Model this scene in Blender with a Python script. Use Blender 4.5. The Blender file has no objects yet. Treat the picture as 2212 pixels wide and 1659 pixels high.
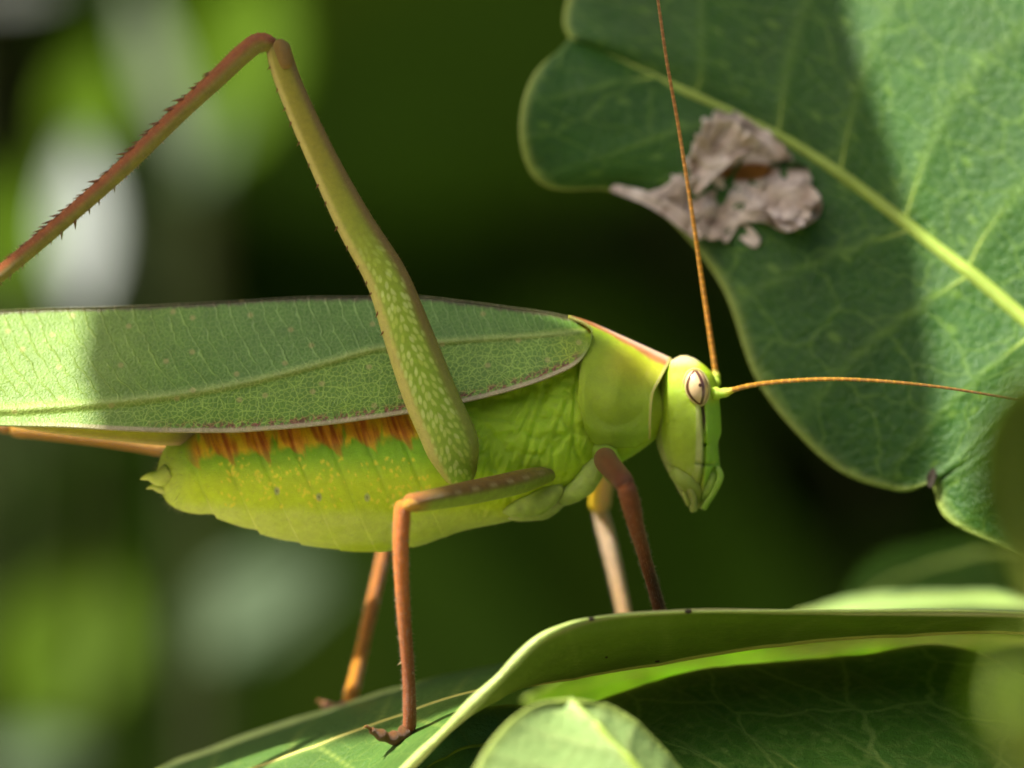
import bpy, math, random
import numpy as np

# ------------------------------------------------------------------ camera, sky, sun, exposure
scene = bpy.context.scene
col = scene.collection
S = 0.001                     # everything below is laid out in millimetres
DIST = 250.0                  # lens to the insect's mid plane, mm
K = 50.0 / 2212.0             # mm per picture unit at the insect's mid plane
FOCUS_Y = -4.5                # mm, plane of sharp focus (near flank of the insect)

cam_d = bpy.data.cameras.new('camera')
cam = bpy.data.objects.new('camera', cam_d)
col.objects.link(cam)
cam.location = (0, -DIST * S, 0)
cam.rotation_euler = (math.pi / 2, 0, 0)
cam_d.sensor_width = 36.0
cam_d.lens = 180.0
cam_d.clip_start = 0.01
cam_d.clip_end = 500.0
cam_d.dof.use_dof = True
cam_d.dof.focus_distance = (DIST + FOCUS_Y) * S
cam_d.dof.aperture_fstop = 24.0
scene.camera = cam

SUN = np.array([-0.50, -0.27, 0.82]); SUN /= np.linalg.norm(SUN)
world = bpy.data.worlds.new('World'); scene.world = world
world.use_nodes = True
wn = world.node_tree.nodes; wl = world.node_tree.links
sky = wn.new('ShaderNodeTexSky'); sky.sky_type = 'NISHITA'; sky.sun_disc = False
sky.dust_density = 5.0; sky.ozone_density = 0.0; sky.air_density = 0.7
sky.sun_elevation = math.asin(SUN[2]); sky.sun_rotation = math.atan2(SUN[0], SUN[1])
bg = wn.get('Background') or wn.new('ShaderNodeBackground')
wl.new(sky.outputs[0], bg.inputs[0]); bg.inputs[1].default_value = 0.068
sun_d = bpy.data.lights.new('sun', 'SUN'); sun_d.energy = 5.0; sun_d.angle = math.radians(0.53)
sun_d.color = (1.0, 0.95, 0.86)
sun_o = bpy.data.objects.new('sun', sun_d); col.objects.link(sun_o)
sun_o.rotation_euler = (math.acos(SUN[2]), 0, math.atan2(SUN[1], SUN[0]) + math.pi / 2)
sun_o.location = (-0.4, 0, 1)
scene.view_settings.view_transform = 'Standard'
scene.view_settings.look = 'None'
scene.view_settings.gamma = 1.0
scene.view_settings.exposure = 1.4
scene.render.engine = 'CYCLES'
scene.cycles.max_bounces = 6; scene.cycles.diffuse_bounces = 3; scene.cycles.glossy_bounces = 2; scene.cycles.transmission_bounces = 4
scene.render.resolution_x, scene.render.resolution_y = 1024, 768

# ------------------------------------------------------------------ helpers
rng = np.random.default_rng(7)
random.seed(7)

def PX(u, v, y=0.0):
    """picture point (2212 x 1659 units) at depth y (mm) -> mm"""
    f = K * (DIST + y) / DIST
    return np.array([(u - 1106.0) * f, y, (829.5 - v) * f])

def PXL(pts):
    return np.array([PX(*p) for p in pts])

def to_uv(x, z):
    return x / K + 1106.0, 829.5 - z / K

def cr(pts, n, closed=False, by_length=True):
    """Catmull-Rom through pts, n samples"""
    pts = np.asarray(pts, float)
    k = len(pts)
    if by_length:
        d = np.r_[0, np.cumsum(np.maximum(np.linalg.norm(np.diff(pts, axis=0), axis=1), 1e-9))]
        tt = np.interp(np.linspace(0, d[-1], n), d, np.arange(k))
    else:
        tt = np.linspace(0, k - 1, n)
    i = np.clip(np.floor(tt).astype(int), 0, k - 2); f = (tt - i)[:, None]
    p0 = pts[np.clip(i - 1, 0, k - 1)]; p1 = pts[i]; p2 = pts[i + 1]; p3 = pts[np.clip(i + 2, 0, k - 1)]
    return 0.5 * ((2 * p1) + (-p0 + p2) * f + (2 * p0 - 5 * p1 + 4 * p2 - p3) * f**2 + (-p0 + 3 * p1 - 3 * p2 + p3) * f**3)

def smooth_interp(x, xp, fp):
    """pchip-like interpolation"""
    xp = np.asarray(xp, float); fp = np.asarray(fp, float)
    h = np.diff(xp); d = np.diff(fp) / h
    m = np.zeros_like(fp)
    m[0], m[-1] = d[0], d[-1]
    for i in range(1, len(fp) - 1):
        if d[i - 1] * d[i] > 0:
            w1 = 2 * h[i] + h[i - 1]; w2 = h[i] + 2 * h[i - 1]
            m[i] = (w1 + w2) / (w1 / d[i - 1] + w2 / d[i])
    x = np.clip(x, xp[0], xp[-1])
    i = np.clip(np.searchsorted(xp, x) - 1, 0, len(xp) - 2)
    t = (x - xp[i]) / h[i]
    return ((1 + 2 * t) * (1 - t)**2) * fp[i] + t * (1 - t)**2 * h[i] * m[i] + t * t * (3 - 2 * t) * fp[i + 1] + t * t * (t - 1) * h[i] * m[i + 1]

def sstep(a, b, x):
    t = np.clip((x - a) / (b - a), 0, 1)
    return t * t * (3 - 2 * t)

def vnoise(x, y, seed=0):
    xi = np.floor(x).astype(np.int64); yi = np.floor(y).astype(np.int64)
    fx = x - xi; fy = y - yi
    fx = fx * fx * (3 - 2 * fx); fy = fy * fy * (3 - 2 * fy)
    def h(a, b):
        n = (a * 374761393 + b * 668265263 + seed * 974634721) & 0x7fffffff
        n = ((n ^ (n >> 13)) * 1274126177) & 0x7fffffff
        return ((n ^ (n >> 16)) & 0xffff) / 65535.0
    return (h(xi, yi) * (1 - fx) + h(xi + 1, yi) * fx) * (1 - fy) + (h(xi, yi + 1) * (1 - fx) + h(xi + 1, yi + 1) * fx) * fy

def fbm(x, y, seed=0, o=3):
    r = 0; a = 0.5
    for k in range(o):
        r = r + a * vnoise(x * 2**k, y * 2**k, seed + k); a *= 0.5
    return r / (1 - 0.5**o)

def lerp3(a, b, t):
    return np.asarray(a) * (1 - t[..., None]) + np.asarray(b) * t[..., None]

class Root:
    pass

def thing(name, loc, label, cat, group=None):
    o = bpy.data.objects.new(name, None); col.objects.link(o)
    o.empty_display_size = 0.005
    o.location = tuple(np.asarray(loc) * S)
    o['label'] = label; o['category'] = cat
    if group: o['group'] = group
    return o

def world_loc(o):
    p = np.zeros(3)
    while o is not None:
        p = p + np.array(o.location); o = o.parent
    return p

def make_mesh(name, V, F, mat, parent=None, cols=None, attrs=None, smooth=True):
    """V in mm, world space; parents carry translation only"""
    V = np.asarray(V, float)
    Fa = F if not isinstance(F, list) else np.array([f[:3] for f in F])
    Vc = V - V.mean(0)
    if isinstance(F, list):
        vol = sum(np.einsum('ij,ij->i', Vc[q[:, 0]], np.cross(Vc[q[:, 1]], Vc[q[:, 2]])).sum() for q in
                  [np.array([[f[0], f[k], f[k + 1]] for f in F if len(f) > k + 1]) for k in range(1, max(len(f) for f in F) - 1)] if len(q))
        if vol < 0: F = [f[::-1] for f in F]
    else:
        vol = sum(np.einsum('ij,ij->i', Vc[F[:, 0]], np.cross(Vc[F[:, k]], Vc[F[:, k + 1]])).sum() for k in range(1, F.shape[1] - 1))
        if vol < 0: F = np.ascontiguousarray(F[:, ::-1])
    me = bpy.data.meshes.new(name)
    off = world_loc(parent) if parent is not None else np.zeros(3)
    nv = len(V)
    F4 = [f for f in F] if isinstance(F, list) else None
    me.vertices.add(nv)
    me.vertices.foreach_set('co', (V * S - off).astype(np.float32).ravel())
    if F4 is None:
        F = np.asarray(F, np.int32); nf, k = F.shape
        me.loops.add(nf * k); me.polygons.add(nf)
        me.loops.foreach_set('vertex_index', F.ravel())
        me.polygons.foreach_set('loop_start', np.arange(0, nf * k, k, dtype=np.int32))
        me.polygons.foreach_set('loop_total', np.full(nf, k, np.int32))
    else:
        me.loops.add(sum(len(f) for f in F4)); me.polygons.add(len(F4))
        me.loops.foreach_set('vertex_index', np.array([i for f in F4 for i in f], np.int32))
        st = np.cumsum([0] + [len(f) for f in F4])[:-1]
        me.polygons.foreach_set('loop_start', st.astype(np.int32))
        me.polygons.foreach_set('loop_total', np.array([len(f) for f in F4], np.int32))
    me.update(calc_edges=True); me.validate()
    if smooth:
        me.polygons.foreach_set('use_smooth', np.ones(len(me.polygons), bool))
    if cols is not None:
        a = me.attributes.new('Col', 'FLOAT_COLOR', 'POINT')
        c = np.ones((nv, 4), np.float32); c[:, :3] = np.clip(cols, 0, 1); a.data.foreach_set('color', c.ravel())
    at = dict(attrs or {})
    if 'pos' not in at: at['pos'] = V
    for k_, v_ in at.items():
        v_ = np.asarray(v_, np.float32)
        if v_.ndim == 2:
            a = me.attributes.new(k_, 'FLOAT_VECTOR', 'POINT'); a.data.foreach_set('vector', v_.ravel())
        else:
            a = me.attributes.new(k_, 'FLOAT', 'POINT'); a.data.foreach_set('value', v_.ravel())
    me.materials.append(mat)
    o = bpy.data.objects.new(name, me); col.objects.link(o)
    if parent is not None: o.parent = parent
    return o

def grid_faces(n, m, wrap=False, base=0):
    mm = m if wrap else m - 1
    i = np.arange(n - 1)[:, None]; j = np.arange(mm)[None, :]
    a = i * m + j; b = i * m + (j + 1) % m; c = (i + 1) * m + (j + 1) % m; d = (i + 1) * m + j
    return np.stack([a, b, c, d], -1).reshape(-1, 4) + base

def grid_normals(P):
    du = np.gradient(P, axis=0); dv = np.gradient(P, axis=1)
    n = np.cross(du, dv)
    return n / (np.linalg.norm(n, axis=-1, keepdims=True) + 1e-12)

def shell(P, th):
    """closed sheet of thickness th (scalar or grid) from a surface grid P (n,m,3) -> V, F, index of source point"""
    n, m, _ = P.shape
    N = grid_normals(P); th = np.broadcast_to(np.asarray(th, float), (n, m))[..., None]
    A = (P + N * th / 2).reshape(-1, 3); B = (P - N * th / 2).reshape(-1, 3)
    F1 = grid_faces(n, m); F2 = grid_faces(n, m, base=n * m)[:, ::-1]
    idx = np.arange(n * m).reshape(n, m)
    loop = np.r_[idx[0, :], idx[1:, -1], idx[-1, -2::-1], idx[-2:0:-1, 0]]
    l2 = np.roll(loop, -1)
    F3 = np.stack([l2, loop, loop + n * m, l2 + n * m], -1)
    return np.r_[A, B], np.r_[F1, F2, F3], np.r_[np.arange(n * m), np.arange(n * m)]

def tube_grid(path, ry, rz, m=16, up=(0, 1, 0)):
    """path (n,3); ry radius along 'up' axis, rz radius across. returns (n,m,3), theta, path"""
    path = np.asarray(path, float); n = len(path)
    T = np.gradient(path, axis=0); T /= np.linalg.norm(T, axis=1, keepdims=True) + 1e-12
    U = np.asarray(up, float)[None, :] - T * (T @ np.asarray(up, float))[:, None]
    U /= np.linalg.norm(U, axis=1, keepdims=True) + 1e-12
    W = np.cross(T, U)
    th = np.linspace(0, 2 * np.pi, m, endpoint=False)
    ry = np.broadcast_to(ry, (n,)); rz = np.broadcast_to(rz, (n,))
    P = path[:, None, :] + U[:, None, :] * (np.cos(th)[None, :, None] * ry[:, None, None]) + W[:, None, :] * (np.sin(th)[None, :, None] * rz[:, None, None])
    return P, th

def closed_tube(P):
    """(n,m,3) ring grid -> V,F with end caps"""
    n, m, _ = P.shape
    V = np.r_[P.reshape(-1, 3), P[0].mean(0)[None], P[-1].mean(0)[None]]
    F = [list(f) for f in grid_faces(n, m, wrap=True)]
    a, b = n * m, n * m + 1
    for j in range(m):
        F.append([a, (j + 1) % m, j]); F.append([b, (n - 1) * m + j, (n - 1) * m + (j + 1) % m])
    return V, F

def round_ends(r, n, k0=3, k1=3):
    """taper radii to zero at the ends like a rounded tip"""
    r = np.array(np.broadcast_to(r, (n,)), float)
    for i in range(k0):
        r[i] *= math.sqrt(max(0.02, 1 - (1 - (i + 0.15) / k0)**2))
    for i in range(k1):
        r[n - 1 - i] *= math.sqrt(max(0.02, 1 - (1 - (i + 0.15) / k1)**2))
    return r

def limb(name, pts, radii, mat, parent, colfn=None, n=60, m=18, ratio=1.0, k0=3, k1=3, up=(0, 1, 0), disp=None, bylen=True):
    """tapered limb through pts (mm). radii: list matching pts (radius across, in mm); ratio: depth/across"""
    pts = np.asarray(pts, float); path = cr(pts, n, by_length=bylen)
    d = np.r_[0, np.cumsum(np.linalg.norm(np.diff(pts, axis=0), axis=1))]
    sN = np.linspace(0, 1, n)
    rr = smooth_interp(sN * d[-1], d, radii)
    rr = round_ends(rr, n, k0, k1)
    P, th = tube_grid(path, rr * ratio, rr, m, up)
    if disp is not None:
        c = path[:, None, :]
        P = c + (P - c) * disp(sN[:, None], th[None, :])[..., None]
    V, F = closed_tube(P)
    s_all = np.r_[np.repeat(sN, m), 0, 1]; t_all = np.r_[np.tile(th, n), 0, 0]
    cols = colfn(s_all, t_all, V) if colfn else None
    o = make_mesh(name, V, F, mat, parent, cols=cols, attrs={'st': np.stack([s_all * d[-1], np.sin(t_all) * np.r_[np.repeat(rr, m), 0, 0], np.cos(t_all)], 1)})
    return o

# ------------------------------------------------------------------ materials
class NT:
    def __init__(s, name):
        s.mat = bpy.data.materials.new(name); s.mat.use_nodes = True
        s.t = s.mat.node_tree; s.t.nodes.clear()
    def n(s, typ, ins=None, **props):
        nd = s.t.nodes.new('ShaderNode' + typ)
        for k_, v_ in props.items(): setattr(nd, k_, v_)
        for k_, v_ in (ins or {}).items():
            sock = nd.inputs[k_]
            if isinstance(v_, bpy.types.NodeSocket): s.t.links.new(v_, sock)
            elif isinstance(v_, bpy.types.Node): s.t.links.new(v_.outputs[0], sock)
            else: sock.default_value = v_
        return nd
    def attr(s, name, out='Color'):
        return s.n('Attribute', attribute_name=name).outputs[out]
    def math(s, op, a, b=0.0, c=None):
        i = {0: a, 1: b}
        if c is not None: i[2] = c
        return s.n('Math', i, operation=op).outputs[0]
    def mix(s, f, a, b, blend='MIX'):
        nd = s.t.nodes.new('ShaderNodeMix'); nd.data_type = 'RGBA'; nd.blend_type = blend
        for sock, v_ in ((nd.inputs[0], f), (nd.inputs[6], a), (nd.inputs[7], b)):
            if isinstance(v_, bpy.types.NodeSocket): s.t.links.new(v_, sock)
            else: sock.default_value = v_
        return nd.outputs[2]
    def ramp(s, x, a, b):
        return s.n('MapRange', {'Value': x, 'From Min': a, 'From Max': b}, interpolation_type='SMOOTHSTEP').outputs[0]
    def vscale(s, vec, sc):
        return s.n('Mapping', {'Vector': vec, 'Scale': sc}).outputs[0]
    def noise(s, vec, scale, detail=3, rough=0.55, out='Fac'):
        return s.n('TexNoise', {'Vector': vec, 'Scale': scale, 'Detail': detail, 'Roughness': rough}).outputs[out]
    def bump(s, h, dist, strength=1.0, normal=None):
        i = {'Height': h, 'Distance': dist, 'Strength': strength}
        if normal is not None: i['Normal'] = normal
        return s.n('Bump', i).outputs[0]
    def out(s, sh):
        o = s.n('OutputMaterial'); s.t.links.new(sh, o.inputs[0]); return s.mat

def C(r, g, b): return (r, g, b, 1.0)

def insect_mat(name, rough=0.42, sss=0.35, noise_scale=3.0, noise_amt=0.35, bump=0.02, spec=0.45, coat=0.0, radius=(0.5, 0.7, 0.15)):
    t = NT(name); p = t.attr('pos', 'Vector'); c = t.attr('Col')
    n1 = t.noise(p, noise_scale, 4); n2 = t.noise(p, noise_scale * 5, 3)
    f = t.math('MULTIPLY_ADD', n1, noise_amt, 1.0 - noise_amt * 0.5)
    f2 = t.math('MULTIPLY_ADD', n2, noise_amt * 0.5, 1.0 - noise_amt * 0.25)
    cc = t.mix(1.0, c, t.n('CombineColor', {0: t.math('MULTIPLY', f, f2), 1: t.math('MULTIPLY', f, f2), 2: f}).outputs[0], 'MULTIPLY')
    nb = t.bump(t.math('ADD', t.math('MULTIPLY', n2, 0.5), t.noise(p, noise_scale * 14, 2)), bump * S, 0.8)
    b = t.n('BsdfPrincipled', {'Base Color': cc, 'Roughness': rough, 'Specular IOR Level': spec, 'Normal': nb,
                               'Subsurface Weight': sss, 'Subsurface Radius': radius, 'Subsurface Scale': S,
                               'Coat Weight': coat, 'Coat Roughness': 0.25})
    return t.out(b.outputs[0])

M_body = insect_mat('katydid_skin', 0.42, 0.65, 2.2, 0.40, 0.05, radius=(0.9, 1.1, 0.2))
M_leg = insect_mat('katydid_leg', 0.34, 0.40, 3.2, 0.80, 0.16, 0.35)
M_head = insect_mat('katydid_head', 0.36, 0.5, 3.0, 0.35, 0.04, 0.5, radius=(0.7, 0.9, 0.2))
M_eye = insect_mat('katydid_eye', 0.22, 0.10, 6.0, 0.10, 0.004, 0.6, coat=0.3)

def femur_mat():
    t = NT('katydid_hind_femur'); p = t.attr('st', 'Vector'); c = t.attr('Col'); msk = t.attr('scalemask', 'Fac')
    q = t.vscale(p, (2.1, 3.6, 1.0))
    dist = t.noise(p, 1.6, 2, out='Color')
    q = t.mix(0.3, q, dist, 'ADD')
    v = t.n('TexVoronoi', {'Vector': q, 'Scale': 1.0, 'Randomness': 0.8}, voronoi_dimensions='2D').outputs['Distance']
    cell = t.math('SUBTRACT', 1.0, t.ramp(v, 0.20, 0.50))
    cell = t.math('MULTIPLY', cell, msk)
    rnd = t.n('TexVoronoi', {'Vector': q, 'Scale': 1.0, 'Randomness': 0.8}, voronoi_dimensions='2D').outputs['Color']
    light = t.mix(t.n('SeparateColor', {0: rnd}).outputs[0], C(0.36, 0.48, 0.05), C(0.48, 0.58, 0.18))
    cc = t.mix(t.math('MULTIPLY', cell, 0.85), c, light)
    n1 = t.noise(t.attr('pos', 'Vector'), 4.0, 4)
    cc = t.mix(1.0, cc, t.mix(n1, C(0.72, 0.72, 0.72), C(1.28, 1.28, 1.28)), 'MULTIPLY')
    nb = t.bump(t.noise(t.attr('pos', 'Vector'), 20.0, 3), 0.04 * S, 0.7)
    b = t.n('BsdfPrincipled', {'Base Color': cc, 'Roughness': 0.42, 'Normal': nb, 'Subsurface Weight': 0.25,
                               'Subsurface Radius': (0.5, 0.6, 0.1), 'Subsurface Scale': S})
    return t.out(b.outputs[0])
M_femur = femur_mat()

def wing_mat():
    t = NT('katydid_forewing'); p = t.attr('pos', 'Vector'); c = t.attr('Col')
    up = t.attr('upper', 'Fac'); fade = t.attr('fade', 'Fac'); wp = t.attr('wpos', 'Vector'); ph = t.attr('ribphase', 'Fac')
    d = t.noise(p, 1.6, 2, out='Color')
    pl = t.mix(0.30, wp, d, 'ADD')
    # lower field: fine net of small cells, branching coarser veins through it
    v1 = t.n('TexVoronoi', {'Vector': pl, 'Scale': 3.7, 'Randomness': 0.95}, feature='DISTANCE_TO_EDGE', voronoi_dimensions='2D').outputs['Distance']
    l1 = t.math('SUBTRACT', 1.0, t.ramp(v1, 0.02, 0.15))
    v1b = t.n('TexVoronoi', {'Vector': t.vscale(pl, (1.0, 1.5, 1.0)), 'Scale': 1.15, 'Randomness': 0.95}, feature='DISTANCE_TO_EDGE', voronoi_dimensions='2D').outputs['Distance']
    l1b = t.math('SUBTRACT', 1.0, t.ramp(v1b, 0.008, 0.055))
    low = t.math('MAXIMUM', t.math('MULTIPLY', l1, 0.75), l1b)
    # upper field: slanting parallel ribs with a faint fine mesh between them
    nz = t.math('MULTIPLY', t.math('SUBTRACT', t.noise(p, 1.1, 3), 0.5), 0.9)
    tri = t.math('PINGPONG', t.math('ADD', ph, nz), 0.5)
    rb = t.math('MULTIPLY', t.math('SUBTRACT', 1.0, t.ramp(tri, 0.0, 0.11)), t.ramp(t.noise(p, 0.9, 2), 0.25, 0.6))
    l3 = t.math('MULTIPLY', t.math('SUBTRACT', 1.0, t.ramp(v1, 0.01, 0.2)), 0.35)
    upv = t.math('MAXIMUM', rb, l3)
    vein = t.n('Mix', {0: up, 2: low, 3: upv}).outputs[0]
    vein = t.math('MULTIPLY', vein, fade)
    lightc = t.mix(1.0, c, C(1.55, 1.36, 1.8), 'MULTIPLY')
    darkc = t.mix(1.0, c, C(0.66, 0.77, 0.55), 'MULTIPLY')
    cc = t.mix(vein, darkc, lightc)
    n1 = t.noise(p, 1.1, 4); n2 = t.noise(p, 9.0, 3)
    cc = t.mix(1.0, cc, t.mix(n1, C(0.66, 0.70, 0.66), C(1.34, 1.30, 1.34)), 'MULTIPLY')
    cc = t.mix(1.0, cc, t.mix(n2, C(0.75, 0.78, 0.7), C(1.25, 1.22, 1.3)), 'MULTIPLY')
    sp = t.n('TexVoronoi', {'Vector': wp, 'Scale': 0.5, 'Randomness': 1.0}, voronoi_dimensions='2D').outputs['Distance']
    spm = t.math('SUBTRACT', 1.0, t.ramp(sp, 0.04, 0.10))
    cc = t.mix(t.math('MULTIPLY', spm, 0.5), cc, C(0.42, 0.36, 0.12))
    h = t.math('ADD', t.math('MULTIPLY', rb, t.math('MULTIPLY', up, 0.6)), n2)
    nb = t.bump(h, 0.06 * S, 0.9)
    b = t.n('BsdfPrincipled', {'Base Color': cc, 'Roughness': 0.42, 'Specular IOR Level': 0.4, 'Normal': nb})
    tr = t.n('BsdfTranslucent', {'Color': cc, 'Normal': nb})
    mx = t.n('MixShader', {0: 0.22, 1: b.outputs[0], 2: tr.outputs[0]})
    return t.out(mx.outputs[0])
M_wing = wing_mat()

def leaf_mat(name, base, veinc, trans, tcol, rough=0.42, net=0.30, netscale=0.36, spec=0.4, edgec=(0.30, 0.38, 0.07), bump=0.07, spots=0.35, fine=True, under=None):
    t = NT(name); p = t.attr('pos', 'Vector'); vein = t.attr('vein', 'Fac'); edge = t.attr('edge', 'Fac')
    nz = t.noise(p, 0.28 if fine else 0.03, 4)
    bc = t.mix(nz, C(*[c_ * 0.60 for c_ in base]), C(*[min(1, c_ * 1.45) for c_ in base]))
    if under is not None: bc = t.mix(t.attr('side', 'Fac'), bc, t.mix(nz, C(*[c_ * 0.7 for c_ in under]), C(*[c_ * 1.35 for c_ in under])))
    if fine:
        lp = t.attr('lpos', 'Vector')
        d = t.noise(p, 0.5, 2, out='Color')
        q = t.mix(1.0, lp, t.mix(1.0, d, C(1.6, 1.6, 1.6), 'MULTIPLY'), 'ADD')
        v1 = t.n('TexVoronoi', {'Vector': q, 'Scale': netscale, 'Randomness': 0.9}, feature='DISTANCE_TO_EDGE', voronoi_dimensions='2D').outputs['Distance']
        n1 = t.math('SUBTRACT', 1.0, t.ramp(v1, 0.005, 0.045))
        v2 = t.n('TexVoronoi', {'Vector': q, 'Scale': netscale * 4.2, 'Randomness': 1.0}, feature='DISTANCE_TO_EDGE', voronoi_dimensions='2D').outputs['Distance']
        n2 = t.math('SUBTRACT', 1.0, t.ramp(v2, 0.0, 0.2))
        nf = t.math('MULTIPLY', t.math('MAXIMUM', n1, t.math('MULTIPLY', n2, 0.35)), net)
        vn = t.math('MAXIMUM', vein, nf)
        sp = t.n('TexVoronoi', {'Vector': lp, 'Scale': 0.33, 'Randomness': 1.0}, voronoi_dimensions='2D').outputs['Distance']
        spm = t.math('MULTIPLY', t.math('SUBTRACT', 1.0, t.ramp(sp, 0.04, 0.13)), spots)
        vn = t.math('MAXIMUM', vn, spm)
        cc = t.mix(edge, t.mix(vn, bc, C(*veinc)), C(*edgec))
        tc = t.mix(vn, t.mix(t.ramp(t.noise(p, 0.16, 3), 0.3, 0.7), C(*[c_ * 0.35 for c_ in tcol]), C(*[min(1, c_ * 1.3) for c_ in tcol])), C(min(1, tcol[0] * 1.7), min(1, tcol[1] * 1.35), tcol[2]))
        nb = t.bump(t.noise(p, 2.6, 4, 0.65), bump * S * 2.2, 0.8)
        ins = {'Normal': nb}
    else:
        cc = t.mix(vein, bc, C(*veinc)); tc = C(*tcol); ins = {}
    b = t.n('BsdfPrincipled', dict({'Base Color': cc, 'Roughness': rough, 'Specular IOR Level': spec}, **ins))
    tr = t.n('BsdfTranslucent', dict({'Color': tc}, **ins))
    mx = t.n('MixShader', {0: trans, 1: b.outputs[0], 2: tr.outputs[0]})
    return t.out(mx.outputs[0])

M_leaf = leaf_mat('leaf_deep_green', (0.019, 0.076, 0.004), (0.13, 0.24, 0.025), 0.08, (0.12, 0.34, 0.004), rough=0.45, spec=0.26, bump=0.09, net=0.38, spots=0.5)
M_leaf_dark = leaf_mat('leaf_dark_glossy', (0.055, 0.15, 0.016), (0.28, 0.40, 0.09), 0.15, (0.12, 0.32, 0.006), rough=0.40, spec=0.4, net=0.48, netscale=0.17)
M_leaf_teal = leaf_mat('leaf_blue_green', (0.08, 0.21, 0.09), (0.10, 0.2, 0.08), 0.15, (0.1, 0.3, 0.03), rough=0.5, spec=0.3)
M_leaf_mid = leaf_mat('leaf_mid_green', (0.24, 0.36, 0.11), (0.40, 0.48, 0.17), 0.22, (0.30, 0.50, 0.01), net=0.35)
M_leaf_pale = leaf_mat('leaf_two_sided', (0.050, 0.115, 0.014), (0.22, 0.29, 0.05), 0.12, (0.25, 0.40, 0.01), under=(0.125, 0.195, 0.012), rough=0.5, net=0.2, netscale=0.6, spots=0.2, edgec=(0.36, 0.36, 0.12))
M_leaf_glow = leaf_mat('leaf_thin_bright', (0.11, 0.24, 0.004), (0.42, 0.46, 0.03), 0.45, (0.36, 0.66, 0.004), spec=0.1, rough=0.5, net=0.5, netscale=0.35)
M_bgleaf = leaf_mat('leaf_background', (0.026, 0.068, 0.003), (0.04, 0.08, 0.004), 0.14, (0.05, 0.13, 0.003), rough=0.6, spec=0.08, fine=False)
M_bgbright = leaf_mat('leaf_background_bright', (0.062, 0.120, 0.001), (0.06, 0.12, 0.002), 0.30, (0.12, 0.24, 0.002), rough=0.6, spec=0.05, fine=False)
M_bgolive = leaf_mat('leaf_background_olive', (0.042, 0.078, 0.001), (0.04, 0.08, 0.001), 0.2, (0.10, 0.16, 0.002), rough=0.6, spec=0.05, fine=False)
M_bgpale = leaf_mat('leaf_background_pale', (0.15, 0.19, 0.12), (0.15, 0.19, 0.12), 0.10, (0.3, 0.35, 0.2), rough=0.6, spec=0.1, fine=False)  # pale tone paints a weaker sky sheen on a leaf
M_bgglint = leaf_mat('leaf_background_painted_glint', (0.30, 0.335, 0.31), (0.30, 0.33, 0.30), 0.10, (0.4, 0.45, 0.35), rough=0.6, spec=0.1, fine=False)  # white colour stands in for sky reflecting off glossy leaves
M_bggrey = leaf_mat('leaf_background_greyish', (0.055, 0.085, 0.040), (0.06, 0.09, 0.045), 0.10, (0.1, 0.16, 0.04), rough=0.6, spec=0.1, fine=False)

def simple_mat(name, base, rough=0.6, var=0.4, scale=1.0, bump=0.05, sss=0.0):
    t = NT(name); p = t.attr('pos', 'Vector')
    n1 = t.noise(p, scale, 5)
    cc = t.mix(n1, C(*[c_ * (1 - var) for c_ in base]), C(*[min(1, c_ * (1 + var)) for c_ in base]))
    nb = t.bump(t.noise(p, scale * 6, 4), bump * S, 0.8)
    b = t.n('BsdfPrincipled', {'Base Color': cc, 'Roughness': rough, 'Specular IOR Level': 0.25, 'Normal': nb, 'Subsurface Weight': sss, 'Subsurface Radius': (0.5, 0.5, 0.1), 'Subsurface Scale': S})
    return t.out(b.outputs[0])
M_vein = simple_mat('leaf_vein', (0.26, 0.36, 0.06), 0.45, 0.25, 1.2, 0.03, 0.2)
M_vein_dim = simple_mat('leaf_vein_thin', (0.13, 0.21, 0.04), 0.45, 0.3, 1.2, 0.03, 0.1)
M_vein_yel = simple_mat('leaf_vein_yellow', (0.42, 0.40, 0.09), 0.5, 0.25, 1.2, 0.03, 0.1)
M_stem = simple_mat('stem_green_brown', (0.12, 0.12, 0.04), 0.6, 0.4, 0.4, 0.2)
M_bgstem = simple_mat('stem_background', (0.035, 0.05, 0.012), 0.8, 0.4, 0.05, 0.2)
M_fill_ground = simple_mat('pale_fill_ground', (0.30, 0.26, 0.17), 0.95, 0.6, 0.02, 4.0)  # ground made pale to bounce warm fill light upward
M_bank = simple_mat('mossy_bank', (0.016, 0.028, 0.003), 0.95, 0.7, 0.015, 6.0)
M_dark = simple_mat('dark_fleck', (0.03, 0.022, 0.012), 0.7, 0.5, 3.0, 0.02)

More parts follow.
